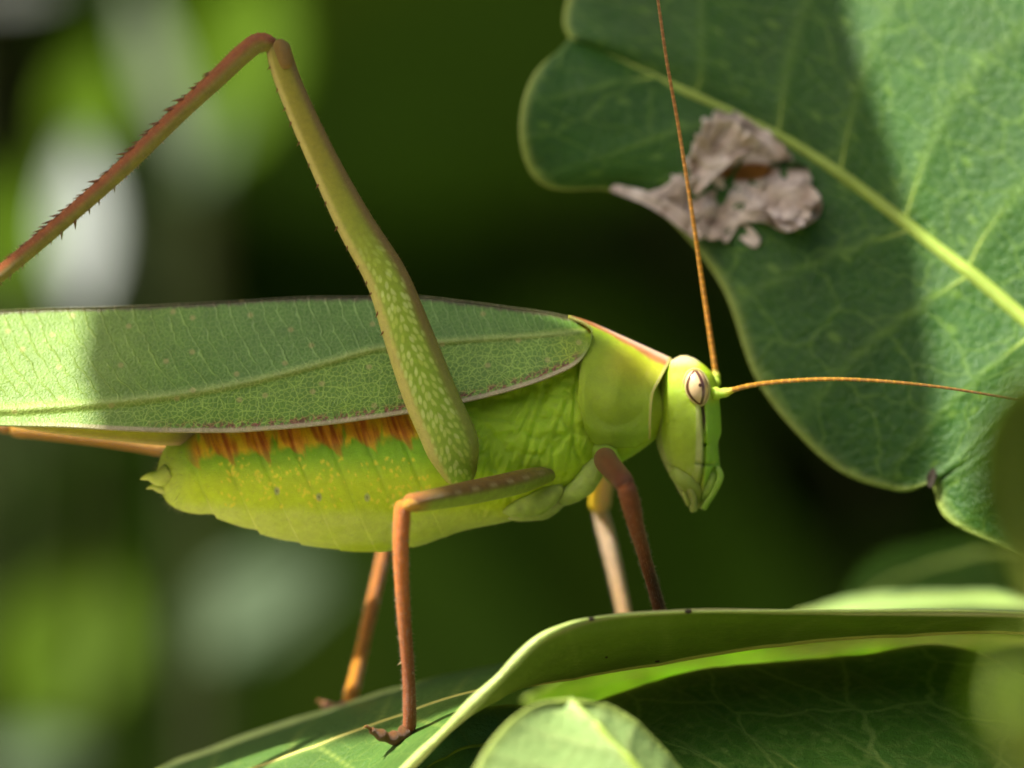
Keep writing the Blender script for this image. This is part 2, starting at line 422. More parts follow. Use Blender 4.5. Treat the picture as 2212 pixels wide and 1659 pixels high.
# ------------------------------------------------------------------ ground, bank behind, added bank behind the camera
def ground():
    g = np.r_[-np.geomspace(60000, 300, 26), np.linspace(-250, 250, 9), np.geomspace(300, 60000, 26)]
    X, Y = np.meshgrid(g, g, indexing='ij')
    Z = -620 + 30 * fbm(X / 400, Y / 400, 3) * np.exp(-(X**2 + Y**2) / 3e7)
    P = np.stack([X, Y, Z], -1)
    o = make_mesh('ground', P.reshape(-1, 3), grid_faces(*X.shape), M_fill_ground); o['kind'] = 'structure'
    x = np.linspace(-4500, 4500, 120); s = np.linspace(0, 1, 40)
    X, Sg = np.meshgrid(x, s, indexing='ij')
    Yb = 1350 + 900 * Sg + 160 * fbm(X / 300, Sg * 5, 5) + 0.00006 * X**2 * 0
    Zb = -680 + 2700 * sstep(0, 1, Sg) + 200 * fbm(X / 260, Sg * 6 + 9, 8)
    P = np.stack([X, Yb, Zb], -1)
    o = make_mesh('terrain', P.reshape(-1, 3), grid_faces(*X.shape), M_bank); o['kind'] = 'structure'
    Yb = -1500 - 900 * Sg - 160 * fbm(X / 300, Sg * 5, 15)  # unseen bank added behind the camera to block low sky
    Zb = -680 + 1700 * sstep(0, 1, Sg) + 200 * fbm(X / 260, Sg * 6 + 9, 18)
    P = np.stack([X, Yb, Zb], -1)
    o = make_mesh('terrain', P.reshape(-1, 3), grid_faces(*X.shape)[:, ::-1], M_bank); o['kind'] = 'structure'
ground()

# ------------------------------------------------------------------ leaves
def leaf_surface(M, A, B, n=120, m=40, camber=(0.6, 0.6), wav=0.25, seed=1, quilt=0.10, veins=None, vw=0.15, flip=1):
    """M midrib, A / B the two margins (mm, same parametrisation, index-matched). returns P (n, 2m-1, 3), s, t(signed), vein, edge"""
    Mi = cr(M, n, by_length=False); Ai = cr(A, n, by_length=False); Bi = cr(B, n, by_length=False)
    t = np.linspace(0, 1, m)
    def half(E, cam, sd):
        P = Mi[:, None, :] * (1 - t[None, :, None]) + E[:, None, :] * t[None, :, None]
        T = np.gradient(Mi, axis=0)[:, None, :]; W = (E - Mi)[:, None, :]
        N = np.cross(T, W); N = N / (np.linalg.norm(N, axis=-1, keepdims=True) + 1e-9)
        return P, N
    PA, NA = half(Ai, camber[0], -1); PB, NB = half(Bi, camber[1], 1)
    NB = -NB
    # common sense of "up": make both normals agree
    s = np.linspace(0, 1, n)
    L = np.sum(np.linalg.norm(np.diff(Mi, axis=0), axis=1))
    tt = t[None, :]; ss = s[:, None]
    vlist = veins or []
    def relief(sd, cam, k):
        vf = np.zeros((n, m)); q = np.zeros((n, m))
        for (sj, a, b, side) in vlist:
            if side != sd: continue
            sv = sj + a * tt + b * tt**2
            dd = np.abs(ss - sv) * L
            vf = np.maximum(vf, np.exp(-(dd / vw)**2) * (0.75 - 0.5 * tt) * (tt < 0.97))
            q = np.maximum(q, np.exp(-(dd / (vw * 4))**2) * (1 - 0.5 * tt))
        wv = (fbm(ss * L / 9 + 0 * tt, tt * 1.6 + sd * 7, seed) - 0.5) * wav * tt
        return vf, cam * 4 * tt * (1 - tt) * 0.5 + wv - quilt * q
    va, ra = relief(-1, camber[0], 0); vb, rb = relief(1, camber[1], 0)
    PA = PA + NA * ra[..., None] * flip; PB = PB + NB * rb[..., None] * flip
    P = np.concatenate([PA[:, :0:-1], PB], 1)
    sg = np.r_[-t[:0:-1], t]
    vein = np.concatenate([va[:, :0:-1], vb], 1)
    wid = np.concatenate([np.repeat(np.linalg.norm(Ai - Mi, axis=1)[:, None], m - 1, 1), np.repeat(np.linalg.norm(Bi - Mi, axis=1)[:, None], m, 1)], 1)
    dedge = (1 - np.abs(sg))[None, :] * wid
    edge = np.exp(-(dedge / 0.33)**2) * 0.85
    dm = np.abs(sg)[None, :] * wid
    vein = np.maximum(vein, np.exp(-(dm / (0.5 * (0.4 + 0.6 * s[:, None])))**2) * 0.8)
    lpos = np.stack([s[:, None] * L + 0 * sg[None, :], sg[None, :] * np.maximum(wid, 0.5), 0 * wid], -1)
    return P, s, sg, vein, edge, lpos

def surf_at(P, s, sg, a, b):
    n, m, _ = P.shape
    x = np.clip(a, 0, 1) * (n - 1); y = np.interp(b, sg, np.arange(m))
    i = np.clip(x.astype(int), 0, n - 2); j = np.clip(y.astype(int), 0, m - 2)
    fx = (x - i)[:, None]; fy = (y - j)[:, None]
    return (P[i, j] * (1 - fx) + P[i + 1, j] * fx) * (1 - fy) + (P[i, j + 1] * (1 - fx) + P[i + 1, j + 1] * fx) * fy

def hero_leaf(label, M, A, B, mat, veins, th=0.22, n=120, m=40, camber=(0.6, 0.6), wav=0.3, seed=1, rib_r=(0.12, 0.42), vein_r=0.13,
              rib_mat=None, vein_mat=None, name='leaf', cat='leaf', group=None, base=None, petiole=None, flip=1, quilt=0.1, colmask=None, hole=None):
    P, s, sg, vein, edge, lpos = leaf_surface(M, A, B, n, m, camber, wav, seed, quilt, veins, flip=flip)
    b = base if base is not None else P[-1, m - 1]
    root = thing(name, b, label, cat, group)
    V, F, idx = shell(P, th)
    if hole is not None:
        keep = ~hole(P.reshape(-1, 3))
        F = np.array([f for f in F if keep[idx[f]].all()])
    bl = make_mesh('blade', V, F, mat, root, attrs={'side': np.r_[np.ones(P.shape[0] * P.shape[1]), np.zeros(P.shape[0] * P.shape[1])], 'lpos': lpos.reshape(-1, 3)[idx], 'vein': vein.reshape(-1)[idx], 'edge': edge.reshape(-1)[idx]})
    # midrib: a raised rib along the middle, both faces
    a = np.linspace(0.0, 1, 80)
    path = surf_at(P, s, sg, a, np.zeros(80))
    if petiole is not None:
        pp = cr(np.r_[path[-1:], np.asarray(petiole)], 20); path = np.r_[path, pp[1:]]
    r = np.interp(np.linspace(0, 1, len(path)), [0, 1], rib_r)
    G, _ = tube_grid(path, round_ends(r, len(path), 3, 2), round_ends(r, len(path), 3, 2), 10)
    Vm, Fm = closed_tube(G)
    make_mesh('midrib', Vm, Fm, rib_mat or M_vein, root)
    for (sj, c1, c2, side) in veins:
        tt = np.linspace(0, 0.93, 26)
        sv = sj + c1 * tt + c2 * tt**2
        ok = (sv > 0.005) & (sv < 0.995)
        if ok.sum() < 6: continue
        path = surf_at(P, s, sg, sv[ok], side * tt[ok])
        rr = np.linspace(vein_r, vein_r * 0.3, ok.sum())
        G, _ = tube_grid(path, rr, rr, 6)
        Vv, Fv = closed_tube(G)
        make_mesh('vein', Vv, Fv, vein_mat or M_vein_dim, root)
    return root, P, s, sg

def vein_set(k, a, b, s0=0.1, s1=0.95, seed=0, jit=0.01, sides=(-1, 1)):
    r = random.Random(seed); out = []
    for sd in sides:
        for j in range(k):
            out.append((s0 + (s1 - s0) * (j + 0.5 + (0.25 if sd > 0 else 0)) / k + r.uniform(-jit, jit), a * r.uniform(0.85, 1.15), b, sd))
    return out

# ---- the big leaf that fills the upper right
def yH(u, v):
    x = (u - 1106) * K; z = (829.5 - v) * K
    return 7.5 + 0.32 * z - 0.15 * (x - 5)
def H(pts): return PXL([(u, v, yH(u, v)) for u, v in pts])
HM = H([(1240, 98), (1330, 125), (1450, 185), (1600, 255), (1750, 335), (1880, 425), (2000, 520), (2120, 612), (2240, 715), (2300, 767), (2360, 820), (2420, 875), (2480, 930), (2600, 1040), (2720, 1150), (2830, 1250)])
HA = H([(1236, 99), (1150, 180), (1122, 300), (1170, 402), (1310, 410), (1440, 470), (1560, 620), (1640, 830), (1790, 1000), (1930, 1057), (2006, 1046), (2016, 1052), (2050, 1125), (2190, 1190), (2420, 1300), (2830, 1250)])
HB = H([(1243, 95), (1221, 50), (1235, -20), (1290, -110), (1400, -200), (1600, -270), (1800, -280), (2000, -240), (2250, -150), (2350, -85), (2450, 0), (2530, 120), (2600, 250), (2680, 550), (2740, 850), (2830, 1250)])
# the lobe at the tip curls towards the lens
for k_, d_ in ((1, -1.6), (2, -2.2), (3, -1.5), (4, -0.5)): HA[k_, 1] += d_
hv = [(0.155, 0.17, 0, 1), (0.235, 0.185, 0, 1), (0.30, 0.19, 0, 1), (0.375, 0.20, 0, 1), (0.45, 0.21, 0, 1), (0.535, 0.22, 0, 1), (0.62, 0.22, 0, 1), (0.71, 0.20, 0, 1), (0.80, 0.15, 0, 1),
      (0.12, -0.02, 0, -1), (0.20, -0.01, 0, -1), (0.385, 0.03, 0.0, -1), (0.455, 0.035, 0.01, -1), (0.535, 0.03, 0.02, -1), (0.61, 0.03, 0.03, -1), (0.69, 0.03, 0.02, -1), (0.78, 0.03, 0, -1)]
STEM_X, STEM_Y = 47.0, 6.0
H_root, HP, Hs, Hsg = hero_leaf('broad dark green leaf with thick yellow midrib and a dried brown patch behind the antennae', HM, HA, HB, M_leaf, hv,
          th=0.25, n=170, m=60, camber=(-0.9, -0.8), wav=1.0, seed=4, rib_r=(0.24, 0.66), vein_r=0.16, vein_mat=M_vein,
          petiole=[(43, 5.5, -16), (STEM_X, STEM_Y, -22)])

def crumpled_patch(label_root, outline, ycen, name, mat, seed=3, amp=1.2, th=0.06, holes=None, jag=0.0, tilt=0.0):
    o = np.array(outline, float); c = o.mean(0)
    ring = cr(np.r_[o, o[:1]], 96)[:-1]
    k = np.arange(len(ring))
    rad = 1 + jag * (fbm(k / 2.2, 0 * k + seed, seed, 3) - 0.5) * 2
    ring = c + (ring - c) * rad[:, None]
    rr = np.linspace(0.02, 1, 20)
    U = c[0] + (ring[None, :, 0] - c[0]) * rr[:, None]; Vv = c[1] + (ring[None, :, 1] - c[1]) * rr[:, None]
    w1 = U / 34 + 0.9 * fbm(U / 50, Vv / 50, seed + 2, 2); w2 = Vv / 34 + 0.9 * fbm(U / 50, Vv / 50, seed + 4, 2)
    ridge = 1 - np.abs(fbm(w1 + 0.5 * w2, w2 * 0.45, seed, 3) - 0.5) * 4
    ridge2 = 1 - np.abs(fbm(w1 * 0.5 - w2 * 0.35, w2 * 0.8, seed + 5, 2) - 0.5) * 4
    f1 = fbm(U / 26, Vv / 26, seed + 7, 3)
    Y = ycen(U, Vv) - 0.45 - amp * np.clip(0.45 * ridge + 0.35 * ridge2 + 0.2 * f1, -0.1, 1.2) * (0.5 + 0.5 * rr[:, None]) - tilt * (Vv - c[1]) / 100
    f = K * (DIST + Y) / DIST
    P = np.stack([(U - 1106) * f, Y, (829.5 - Vv) * f], -1)
    P = np.concatenate([P, P[:, :1]], 1)
    V, F, idx = shell(P, th)
    base = lerp3((0.44, 0.34, 0.26), (0.80, 0.71, 0.62), sstep(0.2, 0.8, f1 * 0.6 + 0.4 * fbm(U / 60, Vv / 60, seed + 11, 2)))
    base = lerp3(base, (0.17, 0.10, 0.06), 0.7 * sstep(0.60, 0.78, fbm(U / 30, Vv / 30, seed + 9, 3)))
    if holes is not None: base = holes(U, Vv, base)
    base = np.concatenate([base, base[:, :1]], 1)
    return make_mesh(name, V, F, mat, label_root, cols=base.reshape(-1, 3)[idx], smooth=False)
M_dry = insect_mat('dead_leaf_tissue', 0.8, 0.0, 2.0, 0.6, 0.15, 0.15)
def patch_holes(U, Vv, base):
    d = ((U - 1615 + (Vv - 368) * 0.6) / 62)**2 + ((Vv - 372) / 22)**2
    base = lerp3(base, (0.20, 0.085, 0.012), 1 - sstep(0.6, 1.3, d))
    d2 = ((U - 1715) / 55)**2 + ((Vv - 356) / 12)**2
    return lerp3(base, (0.03, 0.06, 0.01), 1 - sstep(0.5, 1.3, d2))
crumpled_patch(H_root, [(1530, 250), (1570, 240), (1640, 270), (1700, 320), (1735, 355), (1755, 400), (1770, 425), (1765, 460), (1730, 490), (1690, 500), (1640, 478), (1600, 485), (1570, 520), (1520, 510), (1470, 470), (1400, 425), (1440, 395), (1490, 330)],
               yH, 'dried_patch', M_dry, 3, 0.9, holes=patch_holes, jag=0.10)
crumpled_patch(H_root, [(1500, 300), (1545, 258), (1620, 285), (1650, 318), (1600, 335), (1550, 375), (1510, 415), (1490, 380)], lambda u, v: yH(u, v) - 0.9, 'dried_flap', M_dry, 31, 1.0, jag=0.12, tilt=-0.6)
crumpled_patch(H_root, [(1600, 405), (1680, 396), (1745, 398), (1768, 430), (1740, 485), (1690, 498), (1660, 460), (1610, 450)], lambda u, v: yH(u, v) - 0.9, 'dried_flap', M_dry, 35, 1.0, jag=0.14, tilt=0.5)
crumpled_patch(H_root, [(1590, 470), (1620, 490), (1642, 515), (1632, 535), (1610, 525), (1585, 500)], yH, 'dried_scrap', M_dry, 8, 0.5)
crumpled_patch(H_root, [(1330, 398), (1400, 415), (1470, 450), (1520, 505), (1500, 515), (1440, 470), (1380, 435), (1320, 412)], lambda u, v: yH(u, v) - 0.6, 'dried_margin', M_dry, 12, 0.4)
crumpled_patch(H_root, [(1425, 225), (1450, 222), (1460, 240), (1440, 255), (1420, 245)], yH, 'orange_scar', simple_mat('orange_scar', (0.30, 0.09, 0.01), 0.6, 0.3), 15, 0.3)
crumpled_patch(H_root, [(2002, 1028), (2013, 1012), (2022, 1018), (2020, 1036), (2012, 1054), (2003, 1046)], yH, 'chewed_notch', M_dark, 21, 0.15)

# ---- the leaf the katydid stands on: far half lies open, near half is folded up towards the lens
AM = PXL([(200, 1830, 2), (420, 1715, 1), (600, 1645, 0), (800, 1572, -1), (1000, 1504, -2), (1200, 1466, -3), (1400, 1432, -3), (1700, 1385, -3), (2000, 1364, -3), (2250, 1362, -3), (2600, 1400, 0)])
AF = PXL([(200, 1830, 2), (300, 1698, 8), (450, 1630, 8), (700, 1546, 8), (880, 1490, 8), (1080, 1446, 9), (1350, 1385, 12), (1700, 1352, 22), (1920, 1346, 22), (2250, 1346, 22), (2600, 1400, 1)])
AN = PXL([(200, 1830, 2), (480, 1830, -5), (640, 1810, -8), (780, 1750, -10), (930, 1612, -11), (1070, 1476, -11.5), (1190, 1368, -11), (1370, 1329, -9), (1800, 1322, -8), (2250, 1330, -8), (2600, 1400, -1)])
A_root, AP, As, Asg = hero_leaf('long leaf folded upward along its midrib, carrying the feet of the katydid', AM, AF, AN, M_leaf_pale, vein_set(9, 0.10, 0.0, 0.08, 0.9, 3),
          th=0.22, n=170, m=50, camber=(0.8, 0.1), wav=0.9, seed=9, rib_r=(0.15, 0.26), vein_r=0.07, rib_mat=M_vein_yel, vein_mat=M_vein_dim, quilt=0.05,
          petiole=[(40, 3, -14), (STEM_X, STEM_Y, -19)])

# tube added along the near edge, its pale colour painting the sunlit strip
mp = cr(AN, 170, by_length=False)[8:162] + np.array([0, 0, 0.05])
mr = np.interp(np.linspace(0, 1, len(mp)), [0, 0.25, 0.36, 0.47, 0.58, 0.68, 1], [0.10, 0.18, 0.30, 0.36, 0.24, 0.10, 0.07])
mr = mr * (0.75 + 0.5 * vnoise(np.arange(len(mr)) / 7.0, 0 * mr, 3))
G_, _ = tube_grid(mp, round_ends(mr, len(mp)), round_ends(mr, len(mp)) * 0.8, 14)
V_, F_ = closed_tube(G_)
M_lit_margin = simple_mat('leaf_lit_margin', (0.38, 0.48, 0.14), 0.35, 0.35, 0.8, 0.10, 0.2)
make_mesh('margin', V_, F_, M_lit_margin, A_root)
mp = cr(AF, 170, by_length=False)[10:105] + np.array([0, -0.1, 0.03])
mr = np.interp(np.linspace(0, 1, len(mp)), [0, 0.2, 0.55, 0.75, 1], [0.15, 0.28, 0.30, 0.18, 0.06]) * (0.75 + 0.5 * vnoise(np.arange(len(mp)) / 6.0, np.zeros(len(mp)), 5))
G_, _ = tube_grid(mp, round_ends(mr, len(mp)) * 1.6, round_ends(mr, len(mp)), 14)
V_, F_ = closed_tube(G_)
make_mesh('margin', V_, F_, M_lit_margin, A_root)  # same pale tube added for the lit far edge

# ---- dark leaf at the lower right, rounded sunlit leaf in front of it
BM = PXL([(1150, 1610, -2), (1240, 1700, -8), (1400, 1790, -11), (1650, 1860, -13), (1900, 1900, -14), (2150, 1920, -14), (2400, 1930, -13), (2700, 1850, -8)])
BA = PXL([(1150, 1610, -2), (1170, 1565, 1), (1280, 1528, 2), (1440, 1472, 2), (1600, 1442, 2), (1850, 1423, 2), (2150, 1432, 2), (2700, 1850, -8)])
BB = PXL([(1150, 1610, -2), (1150, 1800, -14), (1250, 1950, -22), (1550, 2050, -26), (1850, 2100, -28), (2150, 2100, -28), (2400, 2050, -24), (2700, 1850, -8)])
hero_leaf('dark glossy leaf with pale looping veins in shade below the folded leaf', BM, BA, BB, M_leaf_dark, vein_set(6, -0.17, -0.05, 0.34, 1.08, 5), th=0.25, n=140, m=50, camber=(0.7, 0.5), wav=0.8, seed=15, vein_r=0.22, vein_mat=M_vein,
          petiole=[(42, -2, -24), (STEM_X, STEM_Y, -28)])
CM = PXL([(1232, 1509, -16), (1270, 1550, -16.6), (1325, 1610, -17.4), (1400, 1690, -18), (1490, 1780, -18), (1600, 1890, -17.5), (1800, 2080, -15)])
CA = PXL([(1228, 1509, -16), (1150, 1523, -17.5), (1085, 1572, -19), (1035, 1645, -20.5), (1010, 1740, -22), (1150, 1930, -23), (1800, 2080, -15)])
CB = PXL([(1236, 1509, -16), (1310, 1521, -15), (1378, 1566, -14.4), (1440, 1632, -13.6), (1510, 1720, -13), (1640, 1880, -13), (1800, 2080, -15)])
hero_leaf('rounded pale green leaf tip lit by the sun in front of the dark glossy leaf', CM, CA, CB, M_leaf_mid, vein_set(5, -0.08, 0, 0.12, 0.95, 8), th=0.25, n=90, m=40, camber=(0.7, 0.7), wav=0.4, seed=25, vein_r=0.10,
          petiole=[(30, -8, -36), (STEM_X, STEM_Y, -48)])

# ---- thin leaf glowing with sunlight from behind, seen in the gap under the folded leaf
DM = PXL([(1130, 1512, 22), (1350, 1452, 22), (1550, 1425, 22), (1750, 1400, 22), (1950, 1375, 22), (2250, 1380, 18)])
DA = PXL([(1130, 1512, 22), (1330, 1400, 19), (1550, 1362, 19), (1750, 1345, 19), (1950, 1340, 19), (2250, 1380, 18)])
DB = PXL([(1130, 1512, 22), (1330, 1530, 28), (1550, 1520, 30), (1750, 1490, 30), (1950, 1450, 28), (2250, 1380, 18)])
hero_leaf('thin yellow green leaf glowing with sunlight under the folded leaf', DM, DA, DB, M_leaf_glow, vein_set(6, -0.12, 0, 0.15, 0.95, 11), th=0.18, n=80, m=30, camber=(0.4, 0.4), seed=31, vein_r=0.09,
          petiole=[(40, 14, -14), (STEM_X, STEM_Y, -16)])
JM = PXL([(1715, 1332, 27), (1850, 1310, 28), (2000, 1302, 28), (2200, 1304, 28), (2450, 1335, 24)])
JA = PXL([(1715, 1332, 27), (1850, 1291, 31), (2000, 1284, 32), (2200, 1286, 31), (2450, 1335, 24)])
JB = PXL([(1715, 1332, 27), (1850, 1332, 25), (2000, 1336, 24), (2200, 1338, 24), (2450, 1335, 24)])
hero_leaf('narrow pale leaf lit by the sun just behind the folded leaf', JM, JA, JB, M_leaf_mid, vein_set(5, -0.1, 0, 0.1, 0.95, 16), n=60, m=24, seed=47, vein_r=0.06, camber=(0.2, 0.2), wav=0.2, petiole=[(40, 15, -12), (STEM_X, STEM_Y, -14)])
EM = PXL([(1800, 1350, 40), (1900, 1270, 40), (2030, 1220, 40), (2180, 1190, 38), (2400, 1200, 30)])
EA = PXL([(1800, 1350, 40), (1880, 1210, 43), (2030, 1165, 44), (2200, 1160, 42), (2400, 1200, 30)])
EB = PXL([(1800, 1350, 40), (1950, 1330, 38), (2080, 1300, 37), (2220, 1270, 36), (2400, 1200, 30)])
hero_leaf('dim blurred leaf rising behind the end of the folded leaf', EM, EA, EB, M_bgleaf, vein_set(5, -0.1, 0, 0.1, 0.95, 12), n=60, m=24, seed=37, vein_r=0.1, petiole=[(40, 15, -10), (STEM_X, STEM_Y, -12)])
GM = PXL([(880, 1700, -3), (960, 1640, -3), (1050, 1610, -3), (1160, 1600, -3), (1400, 1640, -3)])
GA = PXL([(880, 1700, -3), (940, 1570, -1), (1050, 1530, -1), (1180, 1540, -1), (1400, 1640, -3)])
GB = PXL([(880, 1700, -3), (990, 1710, -6), (1080, 1700, -7), (1200, 1680, -7), (1400, 1640, -3)])
hero_leaf('blue green blurred leaf between the folded leaf and the rounded sunlit leaf', GM, GA, GB, M_leaf_teal, vein_set(4, -0.1, 0, 0.1, 0.95, 13), n=60, m=24, seed=41, vein_r=0.1, petiole=[(25, 12, -30), (STEM_X, STEM_Y, -42)])
# out of focus leaves close to the lens at the right
FM = PXL([(2215, 800, -62), (2190, 900, -62), (2180, 1000, -62), (2185, 1100, -62), (2210, 1200, -62), (2260, 1330, -60)])
FA = PXL([(2215, 800, -62), (2140, 880, -63), (2108, 960, -64), (2108, 1080, -64), (2150, 1180, -63), (2260, 1330, -60)])
FB = PXL([(2215, 800, -62), (2270, 870, -60), (2290, 970, -60), (2300, 1100, -60), (2300, 1230, -60), (2260, 1330, -60)])
hero_leaf('very blurred dark olive leaf overlapping the broad leaf past the antenna tip', FM, FA, FB, M_bgolive, vein_set(4, -0.1, 0, 0.1, 0.9, 14), n=60, m=24, seed=43, petiole=[(24, -45, -16), (38, -20, -28), (STEM_X, STEM_Y, -40)])
FM = PXL([(2200, 1400, -85), (2180, 1480, -85), (2190, 1560, -85), (2240, 1650, -80), (2330, 1760, -70)])
FA = PXL([(2200, 1400, -85), (2130, 1480, -85), (2125, 1560, -85), (2190, 1670, -80), (2330, 1760, -70)])
FB = PXL([(2200, 1400, -85), (2240, 1470, -85), (2270, 1550, -85), (2310, 1640, -80), (2330, 1760, -70)])
hero_leaf('very blurred yellowish leaf overlapping the dark glossy leaf', FM, FA, FB, M_bgbright, vein_set(4, -0.1, 0, 0.1, 0.9, 15), n=60, m=24, seed=45, petiole=[(30, -40, -30), (42, -12, -45), (STEM_X, STEM_Y, -55)])

def specks(root, lst, mat):
    for (u, v, y, r) in lst:
        p = PX(u, v, y)
        limb('fleck', [p + np.array([-r, 0, 0]), p, p + np.array([r, 0, 0.1 * r])], [r * .5, r * .6, r * .4], mat, root, n=8, m=8)
specks(A_root, [(1278, 1337, -10.0, .16), (1487, 1321, -8.8, .18), (1010, 1490, 1.0, .10), (1310, 1420, -6.5, .07), (1420, 1428, -3.6, .12)], M_dark)

# ---- stem of the plant, right of the picture, and the twig overhead that shades the insect
def tube_thing(name, label, cat, paths, mat, group=None):
    root = thing(name, paths[0][0][0], label, cat, group)
    for nm, pts, r in paths:
        pts = np.asarray(pts, float)
        limb(nm, pts, r, mat, root, n=50, m=12)
    return root
ZC = 130.0
sx, sy = -SUN[0] / SUN[2], -SUN[1] / SUN[2]       # X = x + sx*z, Y = y + sy*z stay constant along a sun ray
def SH(X, Y, z=ZC): return np.array([X - sx * z, Y - sy * z, z])
stem_pts = np.array([(STEM_X + 14, 14, -612), (STEM_X + 8, 10, -400), (STEM_X + 3, 8, -200), (STEM_X, STEM_Y, -50), (STEM_X, STEM_Y, 0), (STEM_X + 3, 3, 50), (STEM_X + 2, -8, 95), (28, -34, 128), SH(66, -14, 142), SH(46, -12, 145), SH(30, -13, 144), SH(14, -14, 142), SH(3, -12, 140), SH(-6, -6, 137), SH(-14, -4, 133)], float)
twig = thing('leafy_shrub', stem_pts[0], 'slender green brown shrub arching over the katydid and shading it', 'shrub')
limb('stem', stem_pts, [6, 5, 4, 2.4, 2.2, 2.0, 1.8, 1.6, 1.3, 1.1, 1.0, 0.9, 0.8, 0.6, 0.4], M_stem, twig, n=110, m=12)
limb('branch', [SH(66, -14, 142), SH(56, 4, 146), SH(47, 20, 147), SH(40, 28, 146), SH(30, 33, 144), SH(14, 29, 141), SH(6, 22, 138)], [1.1, 0.9, 0.8, 0.7, 0.6, 0.5, 0.3], M_stem, twig, n=70, m=10)
def shade_leaf(mid, a, b, zc, foot):
    M = np.array([SH(*p, zc) for p in mid]); A = np.array([SH(*p, zc) for p in a]); B = np.array([SH(*p, zc) for p in b])
    M[:, 2] += np.linspace(-1, 1, len(M))
    P, s, sg, vein, edge, lpos = leaf_surface(M, A, B, 70, 24, (0.8, 0.8), 0.8, 3, 0.1, vein_set(6, 0.1, 0, .1, .95, 2))
    V, F, idx = shell(P, 0.25)
    bl = make_mesh('leaf', V, F, M_leaf, twig, attrs={'lpos': lpos.reshape(-1, 3)[idx], 'vein': vein.reshape(-1)[idx], 'edge': edge.reshape(-1)[idx]})
    foot = SH(*foot)
    limb('petiole', np.array([M[-1], (M[-1] + foot) / 2 + np.array([0, 0, -1.0]), foot]), [0.5, 0.5, 0.5], M_stem, twig, n=20, m=8)
# over wing, abdomen and hind leg
shade_leaf([(-19.8, -1.5), (-14, -3.2), (-8, -3.8), (-3, -4.0), (2, -4.2), (6.5, -4.6), (10.2, -5.0)],
           [(-18.5, 1.0), (-14, 1.9), (-8, 2.2), (-2.5, 2.0), (2.8, 1.2), (7, -1.8), (10.2, -5.0)],
           [(-21.4, -4.6), (-15, -9.4), (-8, -10.4), (-3, -11.2), (2, -11), (7.5, -8.5), (10.2, -5.0)], 120, (4, -12.5, 140))
# over the broad leaf
shade_leaf([(28, 15), (24.5, 13), (20, 12), (15, 11.6), (10, 11.6), (7.5, 12), (5, 12.8)],
           [(29.9, 18.8), (28, 21.5), (21, 22.5), (14.5, 21.5), (9.5, 17.5), (7, 15), (5, 12.8)],
           [(26.3, 12.4), (23, 7.1), (18.8, 2.4), (14, 1.8), (10.5, 4.5), (7.2, 9), (5, 12.8)], 133, (6, 22, 138))
# over the dark leaf in front
shade_leaf([(-2.8, -14), (4, -15), (11, -15.5), (18, -15.5), (26, -15), (34, -13)],
           [(-2.8, -11), (4, -9.4), (11, -9.2), (18, -9.6), (26, -11), (34, -13)],
           [(-2.4, -18), (4, -21.5), (11, -23), (18, -23), (26, -20), (34, -13)], 128, (38, -12.5, 144.5))
# over the leaf behind the folded one
shade_leaf([(8, 35), (14, 35), (20, 35), (26, 35), (34, 34)], [(8, 35), (14, 41), (20, 43), (26, 41), (34, 34)], [(8, 35), (14, 30), (20, 29), (26, 30), (34, 34)], 132, (37, 30, 145.4))

# ------------------------------------------------------------------ the katydid
kat = thing('katydid', PX(1000, 1590, -2), 'green katydid standing on a folded leaf with one hind knee raised high', 'katydid')

